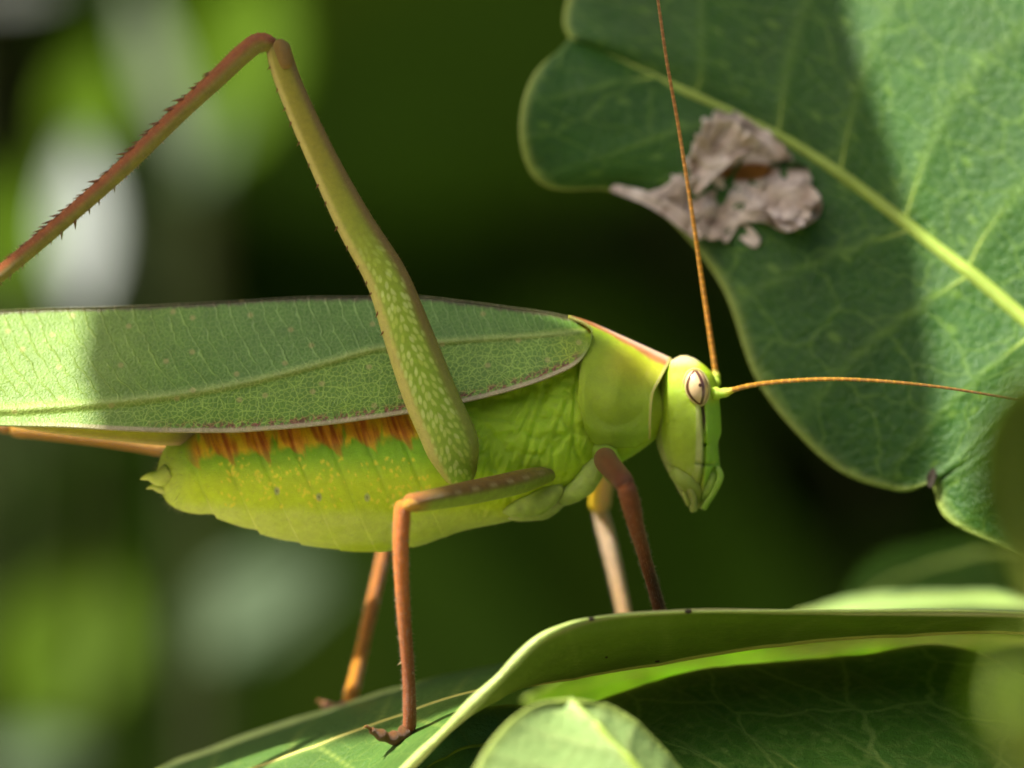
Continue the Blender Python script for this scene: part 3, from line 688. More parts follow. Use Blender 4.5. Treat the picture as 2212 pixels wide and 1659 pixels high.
# ---- body: abdomen and thorax in one skin
bu = [338, 348, 365, 400, 450, 500, 600, 700, 800, 900, 1000, 1100, 1180, 1240, 1290, 1340, 1400, 1432]
bt = [1020, 985, 955, 933, 915, 900, 880, 865, 850, 835, 815, 790, 760, 735, 730, 750, 800, 835]
bb = [1042, 1062, 1088, 1106, 1114, 1131, 1164, 1184, 1193, 1180, 1147, 1126, 1102, 1070, 1022, 1000, 962, 935]
bw = [0.25, 0.7, 1.2, 1.75, 2.25, 2.5, 2.95, 3.15, 3.2, 3.2, 3.15, 3.05, 2.95, 2.8, 2.55, 2.2, 1.7, 1.4]
def body_mesh():
    n, m = 430, 280
    uu = np.linspace(338, 1432, n)
    top = smooth_interp(uu, bu, bt); bot = smooth_interp(uu, bu, bb); w = smooth_interp(uu, bu, bw)
    th = np.linspace(0, 2 * np.pi, m, endpoint=False)
    ct, st = np.cos(th)[None, :], np.sin(th)[None, :]
    U0 = np.repeat(uu[:, None], m, 1)
    cv = (top + bot)[:, None] / 2; hh = (bot - top)[:, None] / 2
    Vv = cv - hh * st
    Y = w[:, None] * np.sign(ct) * np.abs(ct)**0.85
    # slanting segment joints of the abdomen
    seg = (U0 - 0.42 * (Vv - 960) - 560) / 79.0
    inab = sstep(380, 440, U0) * (1 - sstep(930, 1010, U0))
    groove = np.exp(-((seg - np.round(seg)) / 0.07)**2)
    saw = seg - np.floor(seg)
    hz = 1 - 0.014 * groove * inab * sstep(0.0, 1.0, 1.4 - np.abs(Vv - 990) / 80) - 0.012 * inab * (saw - 0.5) * sstep(1020, 1130, Vv)
    # wrinkles of the thorax flank
    thx = sstep(960, 1040, U0) * (1 - sstep(1380, 1430, U0))
    wr = np.abs(fbm((U0 + 0.35 * Vv) / 30, Vv / 60, 11, 3) - 0.5) * 2
    wr2 = np.abs(fbm((U0 - 0.5 * Vv) / 60, Vv / 40, 17, 3) - 0.5) * 2
    disp = 0.11 * thx * (sstep(0, 0.35, wr) + 0.8 * sstep(0, 0.3, wr2) - 1.1)
    dsp2 = 0.05 * (fbm(U0 / 14, Vv / 14, 23, 2) - 0.5)
    Vv = cv + (Vv - cv) * hz; Y = Y * (hz + (disp + dsp2) / 3.0)
    # sutures of the thorax plates
    for (pts, dep) in (([(1275, 735), (1245, 830), (1238, 950), (1262, 1010)], 0.16), ([(1180, 830), (1150, 930), (1120, 1030), (1100, 1090)], 0.14), ([(1245, 830), (1200, 930), (1190, 1040)], 0.10), ([(1330, 980), (1290, 930), (1255, 920)], 0.10)):
        c = cr(pts, 60); d2 = np.full(U0.shape, 1e9)
        for q in c: d2 = np.minimum(d2, (U0 - q[0])**2 + (Vv - q[1])**2)
        Y = Y * (1 - dep / 3 * np.exp(-d2 / 30.0))
    Vv = Vv - 6.0 * inab * sstep(1060, 1150, Vv + 0.12 * np.abs(U0 - 780)) * sstep(0.55, 1.0, saw) * sstep(760, 480, U0)
    P = np.stack([(U0 - 1106) * K, Y, (829.5 - Vv) * K], -1)
    # ---- pigment
    g = lerp3((0.25, 0.52, 0.006), (0.52, 0.66, 0.005), sstep(970, 1050, Vv))
    g = lerp3(g, (0.36, 0.58, 0.008), sstep(960, 1050, U0) * (1 - sstep(1040, 1100, Vv)) * 0.85)
    g = lerp3(g, (0.38, 0.54, 0.010), sstep(1200, 1330, U0) * (1 - sstep(900, 1000, Vv)))
    pale = sstep(1085, 1125, Vv + 25 * (fbm(U0 / 60, Vv / 60, 3) - 0.5) + 20 * sstep(700, 430, U0)) * (1 - sstep(1160, 1182, Vv - 0.10 * np.abs(U0 - 790)))
    pale = np.clip(pale * (0.55 + 0.9 * fbm(U0 / 36, Vv / 20, 31, 3)), 0, 1) * (1 - sstep(1080, 1200, U0))
    g = lerp3(g, (0.60, 0.69, 0.13), pale * 0.8)
    g = lerp3(g, (0.46, 0.58, 0.06), sstep(440, 370, U0) * 0.7)
    g = lerp3(g, (0.13, 0.26, 0.012), groove * inab * 0.16 * (1 - sstep(1080, 1130, Vv)))
    # orange tongues along the back of each segment, yellow patches between
    tr_ = 926 - 0.085 * (U0 - 570); lim = 1000 - 0.10 * (U0 - 570) + 8 * (fbm(U0 / 20, Vv / 20, 41) - 0.5)
    f = seg - np.round(seg)
    inz = sstep(398, 440, U0) * (1 - sstep(935, 955, U0))
    dep = np.clip((Vv - tr_) / (lim - tr_), -1, 2)
    streak = fbm(U0 / 6 - 0.35 * Vv / 6, Vv / 70, 51, 3)
    cen = -0.03 + 0.20 * np.clip(dep, 0, 1.2); half = 0.36 * (1 - sstep(0.30, 1.0, dep)) + 0.03
    org = inz * (1 - sstep(half * 0.6, half * 1.3 + 0.04, np.abs(f - cen) + 0.22 * (streak - 0.5))) * (1 - sstep(0.92, 1.08, dep))
    oc = lerp3((0.52, 0.13, 0.008), (0.88, 0.42, 0.015), sstep(0.30, 0.72, streak))
    yz = inz * (1 - sstep(0.50, 0.80, dep + 0.5 * np.abs(np.abs(f) - 0.42) + 0.25 * (fbm(U0 / 16, Vv / 16, 57) - 0.5)))
    g = lerp3(g, (0.95, 0.66, 0.015), yz * 0.97 * sstep(0.2, 0.45, fbm(U0 / 9, Vv / 40, 61, 2)))
    g = lerp3(g, oc, org * (1 - 0.45 * sstep(0.4, 1.0, dep)))
    g = lerp3(g, (0.13, 0.055, 0.022), inz * (1 - sstep(-0.5, -0.2, dep)) * 0.5 + sstep(440, 400, U0) * (1 - sstep(940, 972, Vv)) * 0.7)
    # yellow dots and the row of breathing pores
    r2 = np.random.default_rng(5)
    dots = [(r2.uniform(480, 940), 985 + 115 * r2.beta(1.3, 1.6), r2.uniform(1.6, 4.2), r2.uniform(-0.6, 0.6)) for _ in range(190)]
    cm = np.broadcast_to(ct, U0.shape)
    for (a, b, r, k) in dots:
        sel = (np.abs(U0 - a) < 14) & (np.abs(Vv - b) < 14)
        d = np.sqrt((U0[sel] - a - k * (Vv[sel] - b))**2 + ((Vv[sel] - b) * 0.75)**2)
        wgt = 1 - sstep(r * 0.6, r * 1.3, d)
        g[sel] = g[sel] * (1 - wgt[:, None] * 0.85) + np.array((0.75, 0.70, 0.03)) * wgt[:, None] * 0.85
    for (a, b) in ((604, 1058), (694, 1071), (797, 1072), (905, 1066)):
        d = np.sqrt((U0 - a)**2 + ((Vv - b) * 0.7)**2)
        g = lerp3(g, (0.36, 0.40, 0.16), (1 - sstep(4, 8, d)) * 0.8); g = lerp3(g, (0.12, 0.14, 0.04), (1 - sstep(1, 3, d)) * 0.8)
    Vt = np.r_[P.reshape(-1, 3), P[0].mean(0)[None], P[-1].mean(0)[None]]
    F = grid_faces(n, m, wrap=True)
    j = np.arange(m)
    cap = np.r_[np.stack([np.full(m, n * m), (j + 1) % m, j, j], 1), np.stack([np.full(m, n * m + 1), (n - 1) * m + j, (n - 1) * m + (j + 1) % m, (n - 1) * m + (j + 1) % m], 1)]
    Fl = F.tolist() + [c[:3].tolist() for c in cap]
    cols = np.r_[g.reshape(-1, 3), g[0, :1], g[-1, :1]]
    return make_mesh('body', Vt, Fl, M_body, kat, cols=cols)
body_mesh()

def green_c(c): return lambda s, t, V: np.tile(np.array(c), (len(s), 1))
for sgn in (-1, 1):
    limb('cercus', [PX(372, 1018, sgn * 0.9), PX(345, 1032, sgn * 0.9), PX(322, 1030, sgn * 0.7), PX(303, 1035, sgn * 0.4)], [0.55, 0.42, 0.2, 0.03], M_body, kat, green_c((0.46, 0.56, 0.08)), n=24, m=12)
    limb('subgenital_stylus', [PX(375, 1055, sgn * 0.5), PX(350, 1056, sgn * 0.5), PX(330, 1052, sgn * 0.45), PX(316, 1056, sgn * 0.4)], [0.4, 0.25, 0.12, 0.03], M_body, kat, green_c((0.46, 0.54, 0.10)), n=20, m=10)
# pale coxal plates under the thorax
def plate(name, pts, rad, c, depth):
    return limb(name, pts, rad, M_body, kat, green_c(c), n=30, m=18, ratio=depth, k0=6, k1=6)
def cox_col(c):
    def f(s, t, V):
        k = fbm(V[:, 0] * 3, V[:, 2] * 3, 33, 3)
        q = lerp3(np.array(c) * 0.72, np.minimum(1, np.array(c) * 1.2), k)
        return lerp3(q, np.array(c) * 1.25, np.exp(-((np.sin(t) - 0.9) / 0.25)**2) * 0.6)
    return f
def plate(name, pts, rad, c, depth):
    return limb(name, pts, rad, M_body, kat, cox_col(c), n=40, m=24, ratio=depth, k0=10, k1=10,
                disp=lambda s, t: 1 + 0.22 * (fbm(s * 9 + 0 * t, t * 1.2 + 0 * s, 35, 3) - 0.5))
for sgn in (-1, 1):
    plate('coxa', [PX(1080, 1104, sgn * 1.5), PX(1115, 1100, sgn * 2.0), PX(1160, 1086, sgn * 2.1), PX(1215, 1050, sgn * 1.9)], [0.10, 0.40, 0.58, 0.45], (0.34, 0.45, 0.07), 0.9)
    plate('coxa', [PX(1090, 1118, sgn * 0.9), PX(1130, 1111, sgn * 1.4), PX(1180, 1098, sgn * 1.5), PX(1225, 1062, sgn * 1.3)], [0.10, 0.34, 0.46, 0.40], (0.38, 0.47, 0.11), 1.0)
    plate('coxa', [PX(1188, 1086, sgn * 1.2), PX(1222, 1074, sgn * 1.7), PX(1262, 1044, sgn * 1.8), PX(1300, 985, sgn * 1.7)], [0.10, 0.40, 0.56, 0.55], (0.34, 0.46, 0.08), 0.9)
    plate('coxa', [PX(1290, 950, sgn * 1.7), PX(1312, 990, sgn * 2.1), PX(1330, 1030, sgn * 2.1), PX(1338, 1048, sgn * 1.9)], [0.5, 0.62, 0.45, 0.2], (0.24, 0.40, 0.02), 1.0)

# ---- pronotum: saddle over the front of the thorax with a pale red ridge
def pronotum():
    n, mh = 90, 70
    s = np.linspace(0, 1, n)[:, None]; tau = np.linspace(0, 1, mh)[None, :]
    rear = smooth_interp(tau, [0, .06, .12, .25, .4, .65, 1], [1228, 1262, 1277, 1270, 1252, 1248, 1268])
    front = smooth_interp(tau, [0, .2, .5, 1], [1450, 1430, 1407, 1402])
    U = rear * (1 - s) + front * s
    topv = smooth_interp(s, [0, .15, .5, 1], [684, 694, 727, 777]); botv = smooth_interp(s, [0, .3, .7, 1], [945, 965, 965, 945])
    Vv = topv * (1 - tau) + botv * tau
    w = smooth_interp(s, [0, .4, .8, 1], [2.95, 2.85, 2.4, 2.25])
    f = smooth_interp(tau, [0, .03, .08, .2, .38, .6, .85, 1], [0, .20, .42, .70, .90, 1.0, .965, .80])
    half = w * f
    bul = 0.10 * (fbm(U / 40, Vv / 40, 71, 3) - 0.5) + 0.12 * np.exp(-(((U - 1340) / 45)**2 + ((Vv - 860) / 50)**2)) - 0.05 * np.abs(fbm((U - 0.4 * Vv) / 26, Vv / 50, 73, 3) - 0.5) - 0.06 * np.exp(-((np.sqrt((U - 1330)**2 + ((Vv - 850) * 0.9)**2) - 60) / 8)**2) * sstep(850, 900, Vv)
    rim = 0.10 * sstep(0.95, 1.0, s) - 0.10 * sstep(0.08, 0.0, s) * sstep(0.3, 0.5, tau)
    half = half * (1 + (bul + rim) / 3)
    def P(sd): return np.stack([(U - 1106) * K, sd * half, (829.5 - Vv) * K], -1)
    G = np.concatenate([P(-1)[:, ::-1], P(1)[:, 1:]], 1)
    c = lerp3((0.30, 0.46, 0.008), (0.48, 0.53, 0.010), np.exp(-((tau - 0.22) / 0.16)**2) * sstep(0.1, 0.5, s))  # yellow band: sunlit upper side put into the colour
    c = lerp3(c, (0.25, 0.42, 0.010), sstep(0.55, 0.95, tau) + 0 * s)
    edge_t = 0.085 + 0.04 * s + 0.025 * (fbm(U / 14, Vv / 30, 77, 3) - 0.5)
    c = lerp3(c, (0.42, 0.16, 0.05), 1 - sstep(edge_t * 0.75, edge_t * 1.15, tau))
    c = lerp3(c, (0.60, 0.40, 0.26), (1 - sstep(0.02, 0.075, tau)) * sstep(0.1, 0.45, s))
    c = lerp3(c, (0.24, 0.065, 0.02), (1 - sstep(0.05, 0.09, tau)) * (1 - sstep(0.0, 0.22, s)))
    c = lerp3(c, (0.42, 0.40, 0.10), sstep(0.955, 0.985, s) + 0 * tau)
    c = lerp3(c, (0.12, 0.15, 0.02), (1 - sstep(0.0, 0.025, s)) * 0.8 * (1 - sstep(0.35, 0.6, tau)))
    c = np.concatenate([c[:, ::-1], c[:, 1:]], 1)
    V, F, idx = shell(G, 0.16)
    make_mesh('pronotum', V, F, M_body, kat, cols=c.reshape(-1, 3)[idx])
pronotum()

# ---- head
hv_ = [768, 774, 780, 792, 810, 830, 860, 900, 930, 960, 985, 1010, 1040, 1065, 1085, 1098]
hb_ = [1470, 1458, 1447, 1437, 1429, 1424, 1420, 1418, 1417, 1419, 1427, 1438, 1455, 1468, 1481, 1490]
hf_ = [1485, 1500, 1510, 1525, 1541, 1549, 1553, 1557, 1558, 1551, 1553, 1555, 1553, 1546, 1532, 1516]
hw_ = [0.25, 0.75, 1.1, 1.55, 1.95, 2.1, 2.2, 2.2, 2.15, 2.0, 1.85, 1.7, 1.4, 1.05, 0.7, 0.35]
def head():
    n, m = 200, 200
    vv = np.linspace(768, 1098, n)[:, None]
    b = smooth_interp(vv, hv_, hb_); f = smooth_interp(vv, hv_, hf_); w = smooth_interp(vv, hv_, hw_)
    th = np.linspace(0, 2 * np.pi, m, endpoint=False)[None, :]
    ct, st = np.cos(th), np.sin(th)
    U = (b + f) / 2 + (f - b) / 2 * np.sign(ct) * np.abs(ct)**0.8
    Y = w * np.sign(st) * np.abs(st)**0.8
    Vv = vv + 0 * th
    # cheek crease, clypeus joint, jaw slits
    def crease(pts, dep, wid):
        c = cr(pts, 60); d2 = np.full(U.shape, 1e9)
        for q in c: d2 = np.minimum(d2, (U - q[0])**2 + (Vv - q[1])**2)
        return dep * np.exp(-d2 / wid**2)
    q = crease([(1513, 872), (1516, 920), (1519, 960)], 0.12, 4) + crease([(1519, 960), (1516, 1010), (1507, 1055)], 0.16, 4) + crease([(1440, 1000), (1480, 1030), (1503, 1052)], 0.15, 4) + crease([(1505, 1000), (1530, 1003), (1556, 998)], 0.12, 4) + crease([(1507, 1055), (1503, 1100)], 0.2, 5) + crease([(1540, 1010), (1530, 1040), (1512, 1085)], 0.14, 4) + crease([(1424, 830), (1420, 900), (1432, 985)], -0.08, 5)
    q = q * 1.7
    Y = Y * (1 - q / 2) * (1 + 0.02 * (fbm(U / 16, Vv / 16, 83, 2) - 0.5))
    P = np.stack([(U - 1106) * K, Y, (829.5 - Vv) * K], -1)
    g = lerp3((0.36, 0.52, 0.012), (0.32, 0.44, 0.02), sstep(900, 1020, Vv))
    g = lerp3(g, (0.20, 0.42, 0.010), sstep(1512, 1524, U) * sstep(858, 880, Vv))                 # greener face
    g = lerp3(g, (0.52, 0.45, 0.22), (1 - sstep(776, 798, Vv)) * (1 - sstep(1500, 1520, U)))       # tan crown
    g = lerp3(g, (0.38, 0.44, 0.10), (1 - sstep(8, 14, U - b)) * sstep(800, 830, Vv) * 0.8)         # pale rear margin
    cx = np.interp(vv, [860, 900, 950, 1000, 1040], [1506, 1510, 1512, 1512, 1508])
    wd = np.interp(vv, [860, 900, 950, 1000, 1040], [3, 6, 8, 9, 6])
    g = lerp3(g, (0.58, 0.58, 0.30), 0.75 * (1 - sstep(wd * 0.6, wd * 1.3, np.abs(U - cx + 4))) * sstep(862, 880, Vv) * (1 - sstep(985, 1050, Vv)) * (0.55 + 0.35 * fbm(U / 12, Vv / 40, 87, 2)))
    lx = np.interp(vv, [872, 900, 945], [1513, 1517, 1519])
    g = lerp3(g, (0.04, 0.016, 0.01), (1 - sstep(2.4, 5.0, np.abs(U - lx))) * sstep(870, 876, Vv) * (1 - sstep(905, 950, Vv)))
    g = lerp3(g, (0.34, 0.36, 0.10), sstep(1030, 1080, Vv) * 0.6)
    g = lerp3(g, (0.17, 0.24, 0.02), np.clip(q * 1.2, 0, 0.4))  # crease shade deepened in the colour
    g = lerp3(g, (0.45, 0.52, 0.16), 0.5 * sstep(0.55, 0.75, fbm(U / 9, Vv / 26, 89, 3)) * sstep(985, 1030, Vv))
    g = lerp3(g, (0.06, 0.05, 0.015), np.exp(-(((U - 1507) / 4)**2 + ((Vv - 1052) / 6)**2)) * 0.9)
    V, F = closed_tube(P)
    return make_mesh('head', V, F, M_head, kat, cols=np.r_[g.reshape(-1, 3), g[0, :1], g[-1, :1]])
head_o = head()

def eye(sd):
    n, m = 70, 90
    ph = np.linspace(0.01, math.pi - 0.01, n)[:, None]; th = np.linspace(0, 2 * np.pi, m, endpoint=False)[None, :]
    a = 26 * K; b = 39 * K; d = 0.72
    lx = np.cos(th) * np.sin(ph) * a; lz = np.sin(th) * np.sin(ph) * b; ly = -np.cos(ph) * d + 0 * th
    r = math.radians(9)
    c0 = PX(1501, 837, 0)
    X = c0[0] + lx * math.cos(r) + lz * -math.sin(r); Z = c0[2] + lx * math.sin(r) + lz * math.cos(r)
    Y = sd * (1.95 - ly)
    P = np.stack([X, Y, Z], -1)
    ex, ez = lx / a, lz / b
    c = lerp3((0.66, 0.48, 0.26), (0.46, 0.28, 0.16), sstep(0.25, 0.75, ex))
    def line(off, bow, wd):
        lxx = off + bow * (1 - ez**2)
        return 1 - sstep(wd * 0.6, wd * 1.3, np.abs(ex - lxx))
    dark = np.maximum(line(0.14, -0.90, 0.13), line(0.10, 0.42, 0.14)) * (np.abs(ez) < 0.97)
    c = lerp3(c, (0.065, 0.016, 0.010), dark * 0.95)
    c = lerp3(c, (0.06, 0.025, 0.015), 1 - sstep(0.10, 0.17, np.sqrt((ex - 0.30)**2 + (ez * 1.3 - 0.12)**2)))
    c = lerp3(c, (0.28, 0.16, 0.06), sstep(0.90, 1.0, np.sqrt(ex**2 + ez**2)) * 0.7)
    V, F = closed_tube(P)
    make_mesh('eye', V, F, M_eye, head_o, cols=np.r_[c.reshape(-1, 3), c[0, :1], c[-1, :1]])
    # pale socket rim
    th2 = np.linspace(0, 2 * np.pi, 60)
    rx, rz = np.cos(th2) * a * 1.03, np.sin(th2) * b * 1.02
    path = np.stack([c0[0] + rx * math.cos(r) - rz * math.sin(r), np.full(60, sd * 2.02), c0[2] + rx * math.sin(r) + rz * math.cos(r)], 1)
    G, _ = tube_grid(path, 0.07, 0.07, 8)
    V, F = closed_tube(G)
    make_mesh('eye_rim', V, F, M_head, head_o, cols=np.tile((0.42, 0.40, 0.12), (len(V), 1)))
eye(-1); eye(1)

# ---- antennae: swollen base joints and a long ringed thread
def antenna(base_pts, base_r, pts, r0, r1, c0, c1, seed):
    limb('antenna_base', base_pts, base_r, M_head, head_o, lambda s, t, V: lerp3((0.34, 0.48, 0.03), (0.50, 0.42, 0.04), sstep(0.55, 0.95, s)), n=40, m=16,
         disp=lambda s, t: 1 + 0.10 * np.cos(s * 18))
    n, m = 700, 8
    path = cr(pts, n); s = np.linspace(0, 1, n)
    L = np.sum(np.linalg.norm(np.diff(path, axis=0), axis=1))
    ringp = 0.42
    r = (r0 + (r1 - r0) * s**0.6) * (1 + 0.13 * np.cos(2 * np.pi * s * L / ringp)**8)
    G, _ = tube_grid(path, r, r, m)
    V, F = closed_tube(G)
    c = np.zeros((n, 3)); c[:] = lerp3(c0, c1, sstep(0.15, 0.9, s))
    c = lerp3(c, np.minimum(1, c * 1.9), 0.6 * np.cos(np.pi * s * L / ringp)**8)
    make_mesh('antenna', V, F, M_leg, head_o, cols=np.r_[np.repeat(c, m, 0), c[:1], c[-1:]])
antenna([PX(1532, 848, -1.3), PX(1548, 850, -1.6), PX(1566, 848, -1.7), PX(1584, 842, -1.8)], [0.32, 0.30, 0.22, 0.15],
        [PX(1580, 843, -1.8), PX(1620, 833, -2.0), PX(1690, 824, -2.3), PX(1790, 819, -2.6), PX(1900, 823, -2.8), PX(2030, 836, -3.0), PX(2165, 858, -3.0), PX(2330, 890, -3.0)], 0.13, 0.045, (0.36, 0.16, 0.015), (0.09, 0.030, 0.010), 1)
antenna([PX(1538, 838, 1.2), PX(1545, 826, 1.3), PX(1546, 812, 1.4), PX(1544, 798, 1.4)], [0.26, 0.25, 0.2, 0.14],
        [PX(1545, 800, 1.4), PX(1538, 750, 1.2), PX(1520, 630, 0.5), PX(1495, 460, -1.0), PX(1465, 270, -2.0), PX(1440, 130, -2.5), PX(1419, -15, -3.0), PX(1395, -160, -3.0)], 0.135, 0.065, (0.50, 0.20, 0.015), (0.26, 0.11, 0.05), 2)
# mouthparts
for sd in (-1, 1):
    limb('palp', [PX(1549, 1008, sd * 1.1), PX(1556, 1030, sd * 1.3), PX(1543, 1062, sd * 1.2), PX(1527, 1086, sd * 1.0), PX(1519, 1101, sd * 0.9)], [0.13, 0.17, 0.14, 0.16, 0.15], M_head, head_o, green_c((0.22, 0.38, 0.03)), n=40, m=10)
    limb('palp', [PX(1466, 1030, sd * 1.2), PX(1488, 1055, sd * 1.3), PX(1497, 1076, sd * 1.1), PX(1498, 1105, sd * 0.8)], [0.16, 0.18, 0.17, 0.2], M_head, head_o, green_c((0.32, 0.38, 0.08)), n=40, m=10)
    limb('mandible', [PX(1455, 1010, sd * 1.0), PX(1478, 1035, sd * 1.15), PX(1500, 1058, sd * 0.9), PX(1508, 1085, sd * 0.5)], [0.35, 0.5, 0.4, 0.15], M_head, head_o, green_c((0.27, 0.36, 0.04)), n=30, m=14)

# ---- wings
def fore_wing(sd, lift=0.0, name='forewing'):
    n, m = 420, 120
    uu = np.linspace(-330, 1279, n)
    uu = np.r_[np.linspace(-330, 1150, n - 60), 1150 + 129 * np.sin(np.linspace(0.02, math.pi / 2, 60))]
    top = smooth_interp(uu, [-330, -300, -200, 0, 300, 500, 700, 900, 1000, 1100, 1180, 1230, 1262, 1279], [810, 770, 715, 675, 665, 655, 645, 645, 655, 668, 679, 690, 703, 722]) - lift
    bot = smooth_interp(uu, [-330, -300, -200, 0, 150, 300, 400, 500, 600, 700, 800, 900, 1010, 1100, 1200, 1245, 1270, 1279], [815, 850, 890, 918, 922, 930, 933, 933, 927, 918, 905, 890, 868, 845, 810, 786, 755, 726])
    tau = np.linspace(0, 1, m)[None, :]
    U = uu[:, None] + 0 * tau
    Vv = top[:, None] * (1 - tau) + bot[:, None] * tau
    ymax = smooth_interp(uu, [-330, 0, 300, 700, 1000, 1150, 1240, 1279], [1.2, 3.1, 3.7, 3.7, 3.6, 3.35, 2.9, 2.3])[:, None]
    prof = 0.06 + 0.94 * (0.55 * tau + 0.45 * np.sin(tau * math.pi / 2)**0.9)
    flat = sstep(400, 0, uu)[:, None]
    prof = prof * (1 - flat) + flat * (0.06 + 0.94 * tau**0.95)
    Y = ymax * prof
    # main vein as a ridge, with a shallow trough under it towards the tip
    vv = smooth_interp(uu, [-330, -150, 0, 200, 400, 540, 700, 830, 1000, 1140, 1260], [860, 878, 884, 873, 851, 826, 786, 752, 736, 727, 716])[:, None]
    dv = Vv - vv
    wdt = np.interp(uu, [0, 300, 600, 1260], [11, 9, 7.5, 6])[:, None]
    ridge = np.exp(-(dv / wdt)**2)
    trough = np.exp(-((dv - 16) / 12)**2) * sstep(500, 150, uu)[:, None]
    Y = Y + 0.16 * ridge - 0.04 * trough + 0.10 * np.exp(-((1 - tau) / 0.035)**2)
    Y = Y + 0.05 * (fbm(U / 50, Vv / 30, 91, 3) - 0.5)
    P = np.stack([(U - 1106) * K, sd * Y, (829.5 - Vv) * K], -1)
    c = lerp3((0.180, 0.325, 0.032), (0.150, 0.290, 0.050), (1 - sstep(-10, 20, dv)) * sstep(200, 600, U))
    c = lerp3(c, (0.25, 0.37, 0.065), sstep(420, 150, U) * 0.85)  # paler tip, sunlight on the wing partly put into the colour
    c = lerp3(c, (0.26, 0.36, 0.012), sstep(1160, 1265, U) * sstep(705, 720, Vv))
    c = lerp3(c, (0.15, 0.27, 0.03), sstep(1000, 1180, U) * 0.5 * np.exp(-(dv / 26)**2))
    c = lerp3(c, (0.42, 0.50, 0.14), ridge * 0.85)
    db = (bot[:, None] - Vv)                     # px above lower margin
    spk = vnoise(U / 4.2 + Vv / 9, Vv / 7, 95)
    c = lerp3(c, (0.20, 0.05, 0.03), sstep(0.42, 0.62, spk) * (1 - sstep(14, 30, db)) * sstep(4, 9, db) * sstep(250, 520, U) * (1 - sstep(1235, 1262, U)) * 0.9)
    c = lerp3(c, (0.60, 0.45, 0.32), (1 - sstep(6, 11, db)) * sstep(-40, 350, U + 60) * (1 - sstep(1235, 1275, U)) * 0.9)
    dt = Vv - top[:, None]
    c = lerp3(c, (0.10, 0.065, 0.035), (1 - sstep(2, 9, dt + 5 * (vnoise(U / 9, Vv / 30, 97) - 0.5))) * 0.85)
    upper = (1 - sstep(-12, 4, dv)); fade = 0.35 + 0.65 * sstep(120, 420, U)
    fade = fade * (0.15 + 0.85 * sstep(7, 14, db)) * (1 - 0.75 * sstep(1215, 1265, U)) * (1 - 0.8 * ridge)
    spac = np.interp(uu, [0, 400, 700, 900, 1050, 1250], [34, 36, 34, 26, 18, 13])
    phase = np.interp(U - 0.30 * (Vv - 660) - 0.0016 * (Vv - 660)**2, uu, np.cumsum(np.gradient(uu) / spac))
    wpos = np.stack([(U - 1106) * K, (829.5 - Vv) * K * 1.1, 0 * U], -1)
    V, F, idx = shell(P, 0.07)
    def g(a): return a.reshape(-1)[idx]
    return make_mesh(name, V, F, M_wing, kat, cols=c.reshape(-1, 3)[idx], attrs={'upper': g(upper), 'fade': g(fade), 'ribphase': g(phase), 'wpos': wpos.reshape(-1, 3)[idx]})
fore_wing(-1); fore_wing(1, 5)
# edge of the folded hind wing, showing below the forewings
def hind_wing():
    n, m = 80, 24
    s = np.linspace(0, 1, n); tau = np.linspace(0, 1, m)[None, :]
    U = np.interp(s, [0, 1], [-260, 640])[:, None] + 0 * tau
    top = np.interp(U[:, 0], [-260, 640], [800, 760]); bot = smooth_interp(U[:, 0], [-260, 0, 110, 250, 380, 500, 640], [830, 915, 934, 951, 962, 940, 880])
    Vv = top[:, None] * (1 - tau) + bot[:, None] * tau
    Y = -0.3 - 0.9 * tau + 0.08 * np.sin(tau * 25) + 0 * U
    P = np.stack([(U - 1106) * K, Y, (829.5 - Vv) * K], -1)
    V, F, idx = shell(P, 0.06)
    c = lerp3((0.30, 0.32, 0.12), (0.36, 0.24, 0.08), sstep(0.75, 1, tau) + 0 * U)
    make_mesh('hind_wing', V, F, M_body, kat, cols=c.reshape(-1, 3)[idx])
hind_wing()

# ---- legs
def leg_col(a, b, dark=None, split=0.2, sign=1, dk=0.0):
    """colour a on the upper edge, b on the lower edge of a limb"""
    def f(s, t, V):
        k = sstep(-split, split, np.sin(t) * sign + 0.15 * (fbm(s * 30, t, 5) - 0.5))
        return lerp3(a, b, k)
    return f

